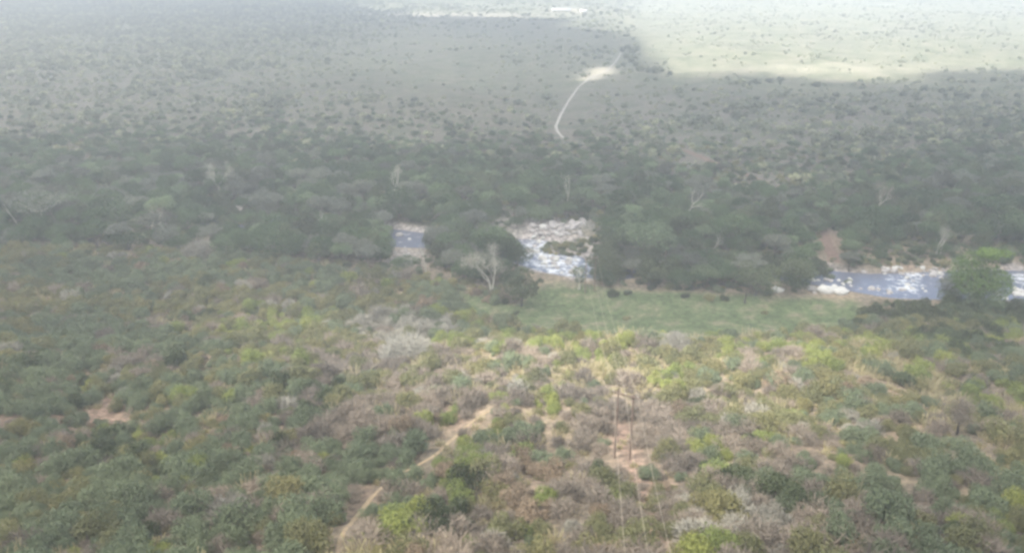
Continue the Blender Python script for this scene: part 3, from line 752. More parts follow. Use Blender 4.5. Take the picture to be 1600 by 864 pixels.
# one object of each mesh serves the masses as source
def src_of(mesh):
    for o in bpy.data.objects:
        if o.data == mesh: return o
    return None
def scatter(name, sources, P, idx, rot, scl, label, cat):
    """many plants of one kind that nobody could count, in one object. sources: list of lists of scene objects"""
    me = mesh_from(name, P, [], []) if False else bpy.data.meshes.new(name)
    me.vertices.add(len(P)); me.vertices.foreach_set('co', np.asarray(P, np.float32).ravel())
    a = me.attributes.new('pick', 'INT', 'POINT'); a.data.foreach_set('value', np.asarray(idx, np.int32))
    a = me.attributes.new('turn', 'FLOAT_VECTOR', 'POINT'); a.data.foreach_set('vector', np.stack([0 * rot, 0 * rot, rot], -1).astype(np.float32).ravel())
    a = me.attributes.new('size', 'FLOAT_VECTOR', 'POINT'); a.data.foreach_set('vector', np.asarray(scl, np.float32).ravel())
    o = obj(name, me, kind='stuff', label=label, category=cat)
    ng = bpy.data.node_groups.new(name, 'GeometryNodeTree')
    ng.interface.new_socket('Geometry', in_out='INPUT', socket_type='NodeSocketGeometry'); ng.interface.new_socket('Geometry', in_out='OUTPUT', socket_type='NodeSocketGeometry')
    N = ng.nodes; L = ng.links
    gi = N.new('NodeGroupInput'); go = N.new('NodeGroupOutput'); iop = N.new('GeometryNodeInstanceOnPoints')
    m2p = N.new('GeometryNodeMeshToPoints'); L.new(gi.outputs[0], m2p.inputs['Mesh']); L.new(m2p.outputs[0], iop.inputs['Points'])
    top = N.new('GeometryNodeJoinGeometry')
    for lst in reversed(sources):
        inner = N.new('GeometryNodeJoinGeometry')
        for s in lst:
            oi = N.new('GeometryNodeObjectInfo'); oi.inputs['Object'].default_value = s; oi.inputs['As Instance'].default_value = False
            L.new(oi.outputs['Geometry'], inner.inputs[0])
        g2i = N.new('GeometryNodeGeometryToInstance'); L.new(inner.outputs[0], g2i.inputs[0]); L.new(g2i.outputs[0], top.inputs[0])
    L.new(top.outputs[0], iop.inputs['Instance']); iop.inputs['Pick Instance'].default_value = True
    for attr, ty, sock in (('pick', 'INT', 'Instance Index'), ('turn', 'FLOAT_VECTOR', 'Rotation'), ('size', 'FLOAT_VECTOR', 'Scale')):
        na = N.new('GeometryNodeInputNamedAttribute'); na.data_type = ty; na.inputs['Name'].default_value = attr
        L.new(na.outputs['Attribute'], iop.inputs[sock])
    L.new(iop.outputs[0], go.inputs[0])
    md = o.modifiers.new('scatter', 'NODES'); md.node_group = ng
    return o

def rest(kinds_, table, name, label, cat, two):
    srcs = []; mp = {}
    for kd in kinds_:
        for v, mm in enumerate(table[kd]):
            lst = [src_of(m_) for m_ in (mm if two else [mm])]
            if all(lst): mp.setdefault(kd, []).append(len(srcs)); srcs.append(lst)
    m_ = ~indiv & np.isin(kn, [near_kinds.index(k) for k in mp])
    ii = np.where(m_)[0]
    pick = [random.choice(mp[near_kinds[kn[i]]]) for i in ii]
    s = sz_[ii]; scl = np.stack([s, s, s * (.85 + .6 * rng.random(len(ii)))], -1)
    scatter(name, srcs, np.stack([X[ii], Y[ii], Z[ii] - .05], -1), pick, rng.random(len(ii)) * 6.28, scl, label, cat)
rest(('olive', 'greygreen', 'lime', 'dark', 'rust'), BUSH, 'bushland', 'mass of mixed green bushes covering the slope down to the river', 'bushes', True)
rest(('mauve', 'pale'), TWIG, 'leafless_scrub', 'mass of grey leafless scrub between the green bushes on the slope', 'scrub', False)

# straw grass tufts: one mesh of blades round every straw point
def straw():
    ii = np.where(kn == 7)[0]; cx, cy, cs = [X[ii]], [Y[ii]], [sz_[ii]]
    a, b = poisson(-150, 150, 48, 168, 1.9, rng); pa, pb, pd = proj(a, b, H(a, b))
    w = (.25 + .7 * G(pa, pb, 1150, 580, 380, 60) + .35 * G(pa, pb, 1350, 720, 300, 90)) * (vnoise(a, b, 8, 91) > .35) * (pb > lower_forest(pa) + 40) * ~inpoly(pa, pb, MEADOW) * (pa > -100) * (pa < 1700)
    w = w * (np.min(np.hypot(a[:, None] - pathXY[None, ::3, 0], b[:, None] - pathXY[None, ::3, 1]), 1) > .9)
    k = rng.random(len(a)) < w; cx.append(a[k]); cy.append(b[k]); cs.append(.35 + .35 * rng.random(k.sum()))
    cx, cy, cs = map(np.concatenate, (cx, cy, cs)); m = len(cx); nb = 46
    P = np.stack([cx, cy, H(cx, cy)], -1).repeat(nb, 0); s = cs.repeat(nb)[:, None]
    d = rng.normal(size=(m * nb, 3)); d[:, 2] = 0; base = P + d * s * .42
    lean = rng.normal(size=(m * nb, 3)) * .35 + d * .25; lean[:, 2] = 1; lean /= np.linalg.norm(lean, axis=1)[:, None]
    side = np.cross(lean, rng.normal(size=lean.shape)); side /= np.linalg.norm(side, axis=1)[:, None]
    hgt = s * (.7 + .7 * rng.random((m * nb, 1)))
    V = np.stack([base - side * .03, base + side * .03, base + lean * hgt + side * .05, base + lean * hgt - side * .05], 1).reshape(-1, 3)
    obj('dry_grass', mesh_from('dry_grass', V, np.arange(len(V)).reshape(-1, 4), [M['straw']]), kind='stuff', label='straw-coloured dry grass tufts between the shrubs on the slope', category='grass')
straw()

# ------------------------------------------------------------------ riverside forest
def place_tree(kind, v, x, y, s, rz, name='riverside_tree', group='leafy trees of the riverside forest', szz=1.0):
    crown, trunk = TREE[kind][v]
    o = obj(name, None, category='tree', group=group); o.location = (x, y, float(H(x, y)) - .05); o.rotation_euler = (0, 0, rz); o.scale = (s, s, s * szz)
    obj('crown', crown, o); obj('trunk', trunk, o)
    return o
X, Y = poisson(-480, 480, 184, 760, 5.0, rng, .45)
Z = H(X, Y); px, py, dep = proj(X, Y, Z)
upper = np.interp(px, [-200, 0, 300, 600, 800, 950, 1100, 1250, 1400, 1500, 1600, 1800], [235, 235, 225, 235, 246, 248, 275, 292, 262, 228, 210, 200])
low = lower_forest(px)
ok = (px > -170) & (px < 1770) & (py < low) & (py > upper - 110)
dens = smooth(-115, 35, py - upper) ** 1.9 * .85 + .15 * smooth(30, 60, py - upper)
dens *= .55 + .75 * (vnoise(X, Y, 22, 41) > .3)
dens *= 1 - .8 * G(px, py, 660, 328, 90, 12) - .85 * G(px, py, 1185, 285, 90, 22) - .5 * G(px, py, 1080, 262, 80, 10) - .55 * G(px, py, 1400, 405, 110, 18) - .5 * G(px, py, 930, 395, 14, 40)
ok &= rng.random(len(X)) < dens
bigt = rng.random(len(X)) < .12
ok &= ~((river_dist(X, Y) < river_hw(X, Y) * 1.05) & (rng.random(len(X)) < np.where((px > 600) & (px < 700) | (px > 800) & (px < 930) | (px > 1335), 1.0, .12)))
sz_ = (.62 + .5 * rng.random(len(X))) * np.interp(py - upper, [-110, -60, 0, 50, 110], [.26, .36, .55, .85, 1.0])
sz_ *= 1 - .45 * G(px, py, 1420, 400, 120, 26); sz_ *= np.where(bigt, 1.3, 1)
hp = sz_ * 8.8 * FPX * .93 / dep; wp = sz_ * 4.4 * FPX / dep
TREE_OPEN = RIVER_OPEN + [(1284, 362, 1306, 396), (1076, 238, 1108, 252), (866, 100, 880, 214)]
ok &= ~blocked(px, py, hp * .92, wp * .75, TREE_OPEN)
ok &= ~inpoly(px, py, MEADOW)
X, Y, Z, px, py, dep, sz_ = [a[ok] for a in (X, Y, Z, px, py, dep, sz_)]
n = len(X)
tk = ['forest', 'forest_grey', 'forest_light', 'dark']
wt = np.stack([.45 + .5 * (vnoise(X, Y, 40, 51)), .18 + .6 * G(px, py, 150, 300, 250, 40) + .5 * G(px, py, 520, 320, 120, 30) + .5 * G(px, py, 1550, 280, 120, 60), .22 + .4 * G(px, py, 800, 350, 160, 40),
               .12 + 1.0 * G(px, py, 1350, 340, 120, 50) + .9 * G(px, py, 1050, 420, 150, 30) + .8 * G(px, py, 1600, 300, 150, 90) + .7 * G(px, py, 450, 370, 90, 20)], 1)
wt *= (.4 + 1.2 * np.stack([vnoise(X, Y, 18, 80 + k) for k in range(4)], 1)); wt /= wt.sum(1)[:, None]
kn2 = (rng.random(n)[:, None] > np.cumsum(wt, 1)).sum(1).clip(0, 3)
metric = np.where((px > -30) & (px < 1630), sz_ / dep, 0)
# keep those with an unobstructed view first: the front rows and the tall ones
order = np.argsort(-metric)[:270]
indiv2 = np.zeros(n, bool); indiv2[order] = True
LK = ['dense mid-green riverside tree', 'grey-green flat-topped tree', 'lighter green rounded tree', 'very dark dense tree']
for i in order:
    kd = tk[kn2[i]]
    o = place_tree(kd, random.randrange(len(TREE[kd])), X[i], Y[i], sz_[i], rng.random() * 6.28, szz=.85 + .3 * rng.random())
    want_label(o, LK[kn2[i]], (px[i], py[i]))
srcs = []; mp = {}
for kd in tk:
    for cr_, tr_ in TREE[kd]:
        a, b = src_of(cr_), src_of(tr_)
        if a and b: mp.setdefault(kd, []).append(len(srcs)); srcs.append([a, b])
ii = np.where(~indiv2)[0]
scatter('riverside_forest', srcs, np.stack([X[ii], Y[ii], Z[ii] - .05], -1), [random.choice(mp[tk[kn2[i]]]) for i in ii], rng.random(len(ii)) * 6.28,
        np.stack([sz_[ii]] * 2 + [sz_[ii] * (.85 + .3 * rng.random(len(ii)))], -1), 'mass of smaller trees filling the forest behind the river', 'forest')
NTREE = (n, len(ii))
# understorey: bushes fill the gaps between the trees
a, b = poisson(-320, 320, 184, 400, 4.2, rng); pa, pb, pd = proj(a, b, H(a, b))
k = (pa > -150) & (pa < 1750) & (pb < lower_forest(pa) + 3) & (pb > np.interp(pa, [0, 1600], [215, 235])) & ((river_dist(a, b) > river_hw(a, b) * 1.0) | (pa < 600) | (pa > 930) & (pa < 1338) & (rng.random(len(a)) < .8)) & ~inpoly(pa, pb, MEADOW)
s = .9 + 1.3 * rng.random(len(a)); k &= ~blocked(pa, pb, s * 1.2 * FPX / pd, s * FPX / pd * .8, TREE_OPEN) & (rng.random(len(a)) < .85)
isl = (((a - 17) / 7.5) ** 2 + ((b - 231) / 4.2) ** 2 < 1)
a, b, s = a[k], b[k], s[k]
e1, e2 = poisson(45, 230, 196, 300, 2.7, rng); pe, qe, de = proj(e1, e2, H(e1, e2)); es = .7 + .9 * rng.random(len(e1)) ** 1.5
ke = (river_dist(e1, e2) > river_hw(e1, e2) * .96) & (qe < lower_forest(pe) + 3) & ~inpoly(pe, qe, MEADOW) & ~blocked(pe, qe, es * 1.1 * FPX / de, es * .8 * FPX / de, TREE_OPEN) & (rng.random(len(e1)) < .9)
a = np.concatenate([a, e1[ke]]); b = np.concatenate([b, e2[ke]]); s = np.concatenate([s, es[ke]])
ic, jc = poisson(6, 28, 223, 240, 1.9, rng); q = ((ic - 17.2) / 8.6) ** 2 + ((jc - 230.5) / 5.2) ** 2 < 1
a = np.concatenate([a, ic[q]]); b = np.concatenate([b, jc[q]]); s = np.concatenate([s, .9 + .7 * rng.random(q.sum())])
us = [[src_of(BUSH[kd][v][0])] for kd in ('olive', 'greygreen', 'dark') for v in range(3) if src_of(BUSH[kd][v][0])]
scatter('undergrowth', us, np.stack([a, b, H(a, b) - .05], -1), rng.integers(0, len(us), len(a)), rng.random(len(a)) * 6.28, np.stack([s, s, s * .9], -1),
        'tangle of green undergrowth between the riverside trees', 'undergrowth')

# ------------------------------------------------------------------ trees one can pick out
def bare_tree(label, px, py, h, seed, mat='bark_pale', twig='pale', rz=0.0, lean=0.0, **kw):
    tr, tw = bare_mesh('s%d' % seed, M[mat], seed, h, twig=M[twig] if twig else None, **kw)
    x, y, z = gp(px, py)
    o = obj('bare_tree', None, category='tree', label=label, group='bare trees of the valley'); o.location = (x, y, z - .05); o.rotation_euler = (0, lean, rz)
    obj('trunk', tr, o)
    if tw: obj('twigs', tw, o)
    return o
bare_tree('tall pale twin-trunked tree with feathery bare branches at the left end of the meadow', 768, 458, 12.5, 1, trunks=2, spread=.8, up=.10, fork=.34, thick=.017)
bare_tree('slim forked pale tree standing in front of the small river gap', 666, 428, 9.5, 2, trunks=1, spread=.62, up=.25, twig=None, depth=3, thick=.02)
bare_tree('bleached bare tree with crooked limbs above the left forest canopy', 345, 312, 13.5, 3, trunks=1, spread=.95, up=.12, thick=.022)
bare_tree('pale-limbed bare tree between two dark crowns beyond the river bend', 886, 322, 12.5, 4, spread=.55, up=.3, twig=None, depth=3, thick=.02)
bare_tree('pale bare tree with arching limbs in the middle of the far bank', 1075, 335, 11, 5, spread=.9, up=.05, twig=None, depth=3)
bare_tree('greyish bare tree with spreading limbs behind the red earth bank', 1365, 335, 11, 6, spread=.95, up=.05, twig='mauve', thick=.016)
bare_tree('bare pale-branched tree left of centre at the foot of the left forest', 262, 368, 11, 7, spread=.9, up=.15, twig='mauve', depth=3)
bare_tree('thin pale leaning trunk at the left end of the forest', 28, 352, 8, 8, spread=.35, up=.3, twig=None, depth=1, lean=-.5, thick=.02)
bare_tree('pale thin tree with bare top left of the small river gap above dark crowns', 612, 310, 12, 9, spread=.5, up=.3, depth=3, twig='pale')
bare_tree('slender whitish trunks rising behind the blue river pool', 1464, 400, 9, 10, spread=.35, up=.4, trunks=3, depth=2, twig='pale', thick=.014)
bare_tree('small white-barked forked tree at the right part of the left forest edge', 515, 365, 9.5, 12, spread=.6, up=.25, depth=3, twig=None)
bare_tree('pale crooked tree standing behind the mid-valley canopy', 1112, 400, 8.5, 14, spread=.6, up=.2, depth=3, twig=None, thick=.017)
bare_tree('blackish dead tree with rounded twiggy top on the dry right slope', 1495, 678, 6.3, 11, 'bark_dark', 'mauve', spread=.8, up=.22, thick=.03, fork=.36)
bare_tree('short black stump-like trunk at the upper edge of the meadow', 1164, 474, 3.6, 13, 'bark_dark', None, spread=.3, up=.5, depth=1, thick=.11, fork=.6)

def special_tree(name, label, px, py, kind, h, cr, leafk, bark, seed, n_=1800, size=.45, group=None):
    c, t = tree_mesh('x%d' % seed, M[leafk], M[bark], seed, h, cr, kind, n_, size)
    x, y, z = gp(px, py)
    o = obj(name, None, category='tree', label=label, group=group); o.location = (x, y, z - .05)
    obj('crown', c, o); obj('trunk', t, o); return o
special_tree('umbrella_tree', 'wide grey umbrella-shaped tree with pale forked trunk at far left', 70, 352, 'umbrella', 10.5, 11, 'forest_grey', 'bark_pale', 51, 1900, .5)
special_tree('umbrella_tree', 'grey-green umbrella tree with pale trunk in front of the dark forest mass', 240, 372, 'umbrella', 8.5, 6, 'forest_grey', 'bark_pale', 52, 1300, .5)
special_tree('broad_tree', 'broad grey-green domed tree above the dark bushes right of the river bend', 1010, 408, 'wide', 13, 9, 'forest_light', 'bark', 53, 2600, .5)
special_tree('dark_tree', 'dark round-crowned tree leaning over the upper meadow edge', 1180, 462, 'round', 11.5, 6.5, 'dark', 'bark_dark', 54, 2600, .42)
special_tree('dark_tree', 'narrow dark green tree between twin-trunked pale tree and river bend', 815, 478, 'round', 11.5, 4.6, 'dark', 'bark_dark', 55, 2300, .42)
special_tree('dark_tree', 'dark glossy tree left of the pale boulder pile', 1243, 448, 'round', 10.5, 5.4, 'dark', 'bark', 56, 2200, .42)
special_tree('dark_tree', 'large dark tree forming the right end of the left forest', 430, 402, 'round', 11, 8, 'forest', 'bark', 57, 2800, .45)
special_tree('dark_tree', 'dark crowned tree just above the rocky river bend', 895, 340, 'round', 9, 4.6, 'dark', 'bark', 58, 1500, .45)
special_tree('slender_tree', 'thin light-leaved tree beside the power poles in the meadow', 905, 452, 'round', 9.5, 2.6, 'forest_light', 'bark_pale', 59, 420, .38)
# the vine-covered tree
c, t = tree_mesh('vine', M['vine_leaf'], M['bark'], 61, 19, 7.4, 'round', 5600, .42)
x, y, z = gp(1518, 487)
o = obj('vine_covered_tree', None, category='tree', label='huge vine-covered green tree with bright yellow-green top between the two river pools'); o.location = (x, y, z)
obj('crown', c, o); obj('trunk', t, o)
r = np.random.default_rng(62)
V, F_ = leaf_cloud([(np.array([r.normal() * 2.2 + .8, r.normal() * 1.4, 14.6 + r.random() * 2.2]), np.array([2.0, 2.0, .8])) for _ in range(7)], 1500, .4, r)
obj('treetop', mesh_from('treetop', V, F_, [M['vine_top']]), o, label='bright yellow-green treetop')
V, F_ = leaf_cloud([(np.array([r.normal() * 4.0, r.normal() * 2.5 - 2, 1.2 + r.random() * 6]), np.array([2.8, 2.8, 2.2])) for _ in range(13)], 3600, .42, r)
obj('vines', mesh_from('vines', V, F_, [M['forest_light']]), o)

# named bushes
def named_bush(label, px, py, kind, s, sz=1.0, name='bush', twig=False):
    x, y, z = gp(px, py)
    if twig:
        o = obj(name, TWIG['big'][int(px) % 3], category='shrub', label=label); o.location = (x, y, z); o.scale = (s, s, s * sz)
        o.data = o.data.copy()
    else:
        o = thing_bush(kind, x, y, s, rng.random() * 6, sz, name=name); o['label'] = label
    return o
for q, (a, b, s) in enumerate([(958, 462, 1.9), (982, 461, 1.5), (1072, 466, 1.5), (1110, 469, 1.9), (1131, 469, 1.6)]):
    nm = ('large round bush, leftmost of the row along the upper meadow edge', 'small round bush right beside the leftmost one of the meadow row', 'low rounded bush alone in the middle of the meadow row',
          'round bush, left one of the touching pair in the meadow row', 'round bush, right one of the touching pair in the meadow row')[q]
    named_bush(nm, a, b, 'dark' if q != 3 else 'olive', s, 1.0)
named_bush('isolated dark bush on grass below the narrow dark tree', 808, 492, 'dark', 1.25, 1.1)
named_bush('brownish green bush at the foot of the twin-trunked pale tree', 760, 471, 'rust', 1.7)
named_bush('small dark bush between the twin-trunked tree and the narrow dark tree', 787, 474, 'dark', 1.6)
named_bush('tiny dark upright bush near the lower right end of the meadow', 1245, 521, 'dark', .8, 1.7)
named_bush('low spreading green bush inside the meadow near its right part', 978, 498, 'olive', 1.3, .6)
named_bush('second low bush within the meadow grass, right of centre', 1195, 490, 'olive', 1.2, .7)
named_bush('rounded fresh green bush alone among grey shrubs on the dry right slope', 1196, 690, 'lime', 2.1, .95)['group'] = None
named_bush('small dark bush in the left part of the olive slope', 668, 448, 'dark', 1.6, 1.2)
named_bush('silvery dome-shaped bush in front of the left forest', 311, 402, 'pale', 5.2, .95, 'silvery_bush', True)
named_bush('big pale pinkish twiggy bush on the crest left of the lime bushes', 632, 560, 'pale', 5.2, .9, 'twiggy_bush', True)
named_bush('pale twiggy bush on the crest below the meadow', 1058, 552, 'pale', 3.6, 1.1, 'twiggy_bush', True)
named_bush('large lime-green bush cluster low right of the power line', 1110, 758, 'lime', 2.9, 1.0)
named_bush('tall lime-green bush right behind the poles on the crest', 1040, 600, 'lime', 1.9, 1.6)
named_bush('low dark green bush left of the middle of the bottom edge', 725, 832, 'dark', 1.7, .6)
named_bush('bright green bush in the lower left hillside', 245, 738, 'lime', 2.4, 1.0)
named_bush('dark leafy bush beside the bright green one on the lower left hillside', 185, 742, 'dark', 2.6, 1.0)

# ------------------------------------------------------------------ boulders
def boulder_mesh(seed):
    import bmesh
    bm = bmesh.new(); bmesh.ops.create_icosphere(bm, subdivisions=3, radius=1); r = np.random.default_rng(seed)
    fs = r.normal(size=(6, 3)); fs /= np.linalg.norm(fs, axis=1)[:, None]; ds = .55 + .3 * r.random(6)
    for v in bm.verts:
        c = np.array(v.co)
        for f_, d_ in zip(fs, ds):
            q = c.dot(f_)
            if q > d_: c = c - f_ * (q - d_) * .85
        c *= 1 + .06 * math.sin(7 * c[0] + seed) * math.cos(5 * c[1] + 3 * c[2])
        v.co = c * [1, .85, .62]
    m = bpy.data.meshes.new('boulder'); bm.to_mesh(m); bm.free(); m.materials.append(M['boulder']); return m
BM = [boulder_mesh(k) for k in range(5)]
BW = [m.copy() for m in BM[:3]]
for m in BW: m.materials[0] = M['boulder_white']
PN, PXs, PYs = [], [], []
def boulder(px, py, s, white, look):
    x, y, z = gp(px, py)
    z = max(z, -1.3 if (river_dist(x, y) < river_hw(x, y)) else z)
    o = obj('boulder', random.choice(BW if white else BM), category='boulder', group='boulders along the river'); o.location = (x, y, z + .12 * s)
    o.rotation_euler = (rng.normal() * .2, rng.normal() * .2, rng.random() * 6.28); o.scale = (s, s * (.75 + .4 * rng.random()), s * (.7 + .4 * rng.random()))
    want_label(o, look, (px, py))
for (x0, y0, x1, y1, cnt, s0, s1, wh) in [(826, 352, 848, 412, 13, .7, 1.7, .5), (850, 346, 915, 368, 42, .6, 1.5, .2), (848, 404, 912, 430, 20, .6, 1.6, .6), (614, 372, 656, 412, 14, .5, 1.3, .15),
                                          (1260, 440, 1332, 462, 22, .5, 1.5, .6), (1400, 414, 1452, 460, 22, .3, .9, .6), (1342, 418, 1400, 428, 10, .5, 1.2, .3), (1340, 455, 1400, 466, 8, .5, 1.0, .3),
                                          (1556, 452, 1598, 470, 14, .6, 1.5, .6), (1553, 418, 1562, 430, 4, .9, 1.6, .7), (1440, 420, 1475, 440, 14, .4, 1.1, .3)]:
    for _ in range(cnt):
        w = rng.random() < wh
        boulder(rng.uniform(x0, x1), rng.uniform(y0, y1), rng.uniform(s0, s1), w, 'white boulder' if w else 'grey angular boulder')
for a, b, s, lb in ((1214, 455, 1.9, 'lone white boulder between two dark trees at the meadow edge'), (1290, 455, 3.0, 'biggest whitish boulder of the pile beside the meadow'),
                    (1312, 458, 2.2, 'rounded white boulder at the right foot of the pile')):
    x, y, z = gp(a, b); o = obj('boulder', BW[1], category='boulder', label=lb, group='boulders along the river'); o.location = (x, y, z + .4); o.scale = (s, s * .8, s * .85)

# ------------------------------------------------------------------ power line
def h_frame(label, pa, pb, hgt, arm):
    A = np.array(pa); B = np.array(pb); c = (A + B) / 2; c[2] = min(A[2], B[2])
    o = obj('power_pole_frame', None, category='power pole', label=label, group='twin poles of the power line'); o.location = tuple(c)
    d = (B - A); d[2] = 0; L = np.linalg.norm(d); d /= L; ang = math.atan2(d[1], d[0]); o.rotation_euler = (0, 0, ang)
    for s in (-1, 1):
        V, F_ = tube([np.array([s * L / 2, 0, -1]), np.array([s * L / 2 * .98, 0, hgt * .5]), np.array([s * L / 2 * .96, 0, hgt])], [.14, .12, .10], 8)
        obj('pole', mesh_from('pole', V, F_, [M['pole_wood']], smooth_=True), o)
    def box(nm, x0, x1, y0, y1, z0, z1, mat):
        V = [(x, y_, z_) for z_ in (z0, z1) for x, y_ in ((x0, y0), (x1, y0), (x1, y1), (x0, y1))]
        obj(nm, mesh_from(nm, V, np.array([(3, 2, 1, 0), (4, 5, 6, 7), (0, 1, 5, 4), (1, 2, 6, 5), (2, 3, 7, 6), (3, 0, 4, 7)]), [mat]), o)
    box('crossarm', -arm, arm, -.20, -.13, hgt - .45, hgt - .25, M['pole_wood'])
    att = []
    for k in (-1, 0, 1):
        V, F_ = tube([np.array([k * arm * .92, -.165, hgt - .24]), np.array([k * arm * .92, -.165, hgt - .12]), np.array([k * arm * .92, -.165, hgt])], [.03, .10, .05], 8)
        obj('insulator', mesh_from('insulator', V, F_, [M['porcelain']]), o)
        lx, ly = k * arm * .92, -.165
        att.append(np.array([c[0] + lx * math.cos(ang) - ly * math.sin(ang), c[1] + lx * math.sin(ang) + ly * math.cos(ang), c[2] + hgt + .02]))
    return att
a1 = h_frame('pair of dark wooden power poles standing on the dry brown slope', gp(960, 715), gp(984, 718), 10.0, 1.75)
a2 = h_frame('thinner looking pair of power poles at the upper edge of the meadow', gp(914, 458), gp(929, 456), 10.0, 1.9)
xb, yb_ = 3.2, -8.0
a3 = h_frame('pair of power poles behind the viewpoint on the hill', (xb - 1, yb_, float(H(xb - 1, yb_))), (xb + 1, yb_, float(H(xb + 1, yb_))), 10.5, 1.75)
for k in range(3):
    pts = []
    for A, B, sag in ((a3[k], a1[k], 3.0), (a1[k], a2[k], 2.2)):
        for t in np.linspace(0, 1, 33)[(1 if pts else 0):]:
            p = A * (1 - t) + B * t; p = p - np.array([0, 0, 4 * sag * t * (1 - t)]); pts.append(p)
    V, F_ = tube(pts, [.0125] * len(pts), 5)
    obj('power_line_cable', mesh_from('cable', V, F_, [M['wire']], smooth_=True), category='cable', group='cables of the power line',
        label=('pale overhead cable, left one of the three strung from the wooden poles', 'pale overhead cable, middle one of the three strung from the wooden poles',
               'pale overhead cable, right one of the three strung from the wooden poles')[k])

# ------------------------------------------------------------------ far plain
X, Y = poisson(-1150, 1150, 285, 1650, 3.7, rng, .5)
Z = H(X, Y); px, py, dep = proj(X, Y, Z)
ok = (px > -130) & (px < 1730) & (py < np.interp(px, [-100, 0, 300, 600, 800, 950, 1100, 1250, 1400, 1600, 1800], [250, 250, 250, 262, 275, 280, 300, 310, 300, 280, 270]))
pat = .12 + 1.15 * smooth(.28, .7, vnoise(X, Y, 15, 101)) * (.25 + 1.3 * vnoise(X, Y, 70, 102)) + .65 * (1 - smooth(380, 640, Y))
lit = (py < 125) & (px > 1000)
cov = 1 - smooth(420, 720, px - 1.5 * (py - 150).clip(0, 60))
cov = np.maximum(cov, .85 * smooth(116, 150, py) * smooth(930, 1010, px))
pat = np.maximum(pat, cov * (.85 + .4 * vnoise(X, Y, 25, 120)))
pat *= 1 - .72 * G(px, py, 720, 110, 230, 60)
pat *= np.where(lit, .45, 1) * np.where((py < 70) & (px > 600) & (px < 1000), .5, 1)
pat += 1.2 * G(px, py, 455, 62, 100, 7) + .8 * G(px, py, 1300, 158, 110, 12) * 1.5 + .9 * G(px, py, 985, 90, 16, 8) + 1.0 * G(px, py, 1060, 120, 60, 6) + 1 * G(px, py, 1550, 215, 130, 25) + .8 * G(px, py, 600, 15, 80, 3)
ok &= rng.random(len(X)) < pat
dRo = np.min(np.hypot(X[:, None] - roadXY[None, ::3, 0], Y[:, None] - roadXY[None, ::3, 1]), 1); ok &= dRo > 4
dT = np.min(np.hypot(X[:, None] - trackXY[None, ::3, 0], Y[:, None] - trackXY[None, ::3, 1]), 1); ok &= dT > 4
sz_ = 0.6 + 2.6 * rng.random(len(X)) ** 4.0 + .35 * (Y > 600) -.15 * (Y > 700) + 1.2 * G(px, py, 1550, 215, 130, 25) + .8 * smooth(.55, .8, vnoise(X, Y, 30, 104)) + .7 * cov * rng.random(len(X))
sz_ *= np.where(lit, .66, 1) * (1 - .3 * G(px, py, 720, 110, 230, 60))
hp = sz_ * 1.3 * FPX / dep; wp = sz_ * FPX / dep
ok &= ~blocked(px, py, hp, wp, [(880, 130, 912, 205)]) | (dRo > 14)
X, Y, Z, px, py, dep, sz_ = [a[ok] for a in (X, Y, Z, px, py, dep, sz_)]
n = len(X)
fk = ['scrub', 'scrub_dark', 'scrub_grey']
wt = np.stack([.55 + 0 * X, .06 + .8 * G(px, py, 1550, 215, 150, 30) + .6 * G(px, py, 1300, 158, 110, 14) + .25 * (sz_ > 2.8) + .3 * (py < 60), .38 + 1.4 * G(px, py, 1200, 140, 240, 25)], 1)
wt *= (.4 + 1.2 * np.stack([vnoise(X, Y, 45, 110 + k) for k in range(3)], 1)); wt /= wt.sum(1)[:, None]
kf = (rng.random(n)[:, None] > np.cumsum(wt, 1)).sum(1).clip(0, 2)
metric = np.where((px > -10) & (px < 1610) & (py > 2), sz_ / dep * (1 + .8 * (kf == 1)), 0)
order = np.argsort(-metric)[:230]
for i in order:
    o = obj('distant_bush', FARB[fk[kf[i]]][random.randrange(2)], category='bush', group='bushes dotted over the far plain')
    o.location = (X[i], Y[i], Z[i] - .1); o.rotation_euler = (0, 0, rng.random() * 6.28); o.scale = (sz_[i], sz_[i], sz_[i] * .95)
    want_label(o, ('faded green distant bush', 'dark distant bush', 'greyish distant bush')[kf[i]], (px[i], py[i]))
mf = np.ones(n, bool); mf[order] = False; ii = np.where(mf)[0]
srcs = [[src_of(FARB[k][v])] for k in fk for v in range(2)]
scatter('distant_scrub', srcs, np.stack([X[ii], Y[ii], Z[ii] - .1], -1), kf[ii] * 2 + rng.integers(0, 2, len(ii)), rng.random(len(ii)) * 6.28, np.stack([sz_[ii]] * 2 + [sz_[ii] * .9], -1),
        'hazy scrub covering the plain beyond the river', 'scrub')

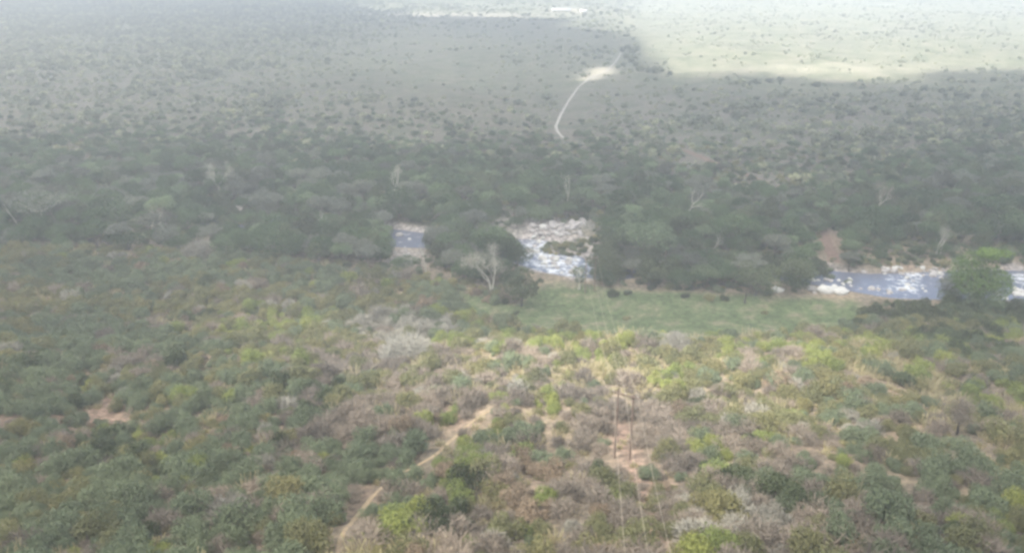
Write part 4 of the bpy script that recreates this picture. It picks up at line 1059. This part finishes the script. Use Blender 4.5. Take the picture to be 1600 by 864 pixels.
for q, (a, b, s_) in enumerate([(972, 82, 3.6), (980, 78, 4.2), (988, 84, 4.6), (996, 80, 3.8), (978, 92, 3.4), (986, 98, 3.6), (992, 104, 3.0), (974, 104, 2.6), (1001, 112, 3.6), (1012, 114, 3.2), (1024, 115, 4.4), (1034, 113, 3.0), (1046, 118, 2.8),
                                (148, 58, 4.6), (136, 55, 3.4), (160, 61, 3.2), (513, 98, 3.6), (1303, 12, 4), (1280, 9, 3.4), (1318, 27, 3.8), (1350, 16, 3), (1408, 28, 3)]):
    x, y, z = gp(a, b); o = obj('distant_bush', FARB['scrub_dark'][q % 2], category='bush', group='bushes dotted over the far plain')
    o.location = (x, y, z - .1); o.rotation_euler = (0, 0, q); o.scale = (s_, s_, s_ * 1.15); want_label(o, 'large dark distant bush', (a, b))
# far white-roofed building
def building(label, px, py, w, d, h, rz):
    x, y, z = gp(px, py)
    o = obj('building', None, category='building', label=label); o.location = (x, y, z - .2); o.rotation_euler = (0, 0, rz)
    def bx(nm, x0, x1, y0, y1, z0, z1, mat):
        V = [(a, b, c) for c in (z0, z1) for a, b in ((x0, y0), (x1, y0), (x1, y1), (x0, y1))]
        return obj(nm, mesh_from(nm, V, np.array([(3, 2, 1, 0), (4, 5, 6, 7), (0, 1, 5, 4), (1, 2, 6, 5), (2, 3, 7, 6), (3, 0, 4, 7)]), [mat]), o)
    bx('wall', -w / 2, w / 2, -d / 2, d / 2, 0, h, M['plaster'])
    V = [(-w / 2 - .5, -d / 2 - .6, h + .01), (w / 2 + .5, -d / 2 - .6, h + .01), (w / 2 + .5, 0, h + 1.4), (-w / 2 - .5, 0, h + 1.4), (-w / 2 - .5, d / 2 + .6, h + .01), (w / 2 + .5, d / 2 + .6, h + .01)]
    obj('roof', mesh_from('roof', V, [np.array([(0, 1, 2, 3), (3, 2, 5, 4), (0, 4, 5, 1)]), np.array([(0, 3, 4), (1, 5, 2)])], [M['roof']]), o)
    for q in range(max(1, int(w / 6))):
        cx = -w / 2 + 3 + q * 6; bx('window' if q else 'door', cx - .6, cx + .6, -d / 2 - .02, -d / 2 + .1, .8 if q else 0, 2.1, M['opening'])
building('long low white-roofed building far off on the sunlit plain', 877, 19, 26, 8, 3, .03)
building('short white-roofed building right of the long one far off', 912, 21, 9, 7, 3, -.1)

write_labels()
print('COUNTS', NTREE, n, len(bpy.data.objects))
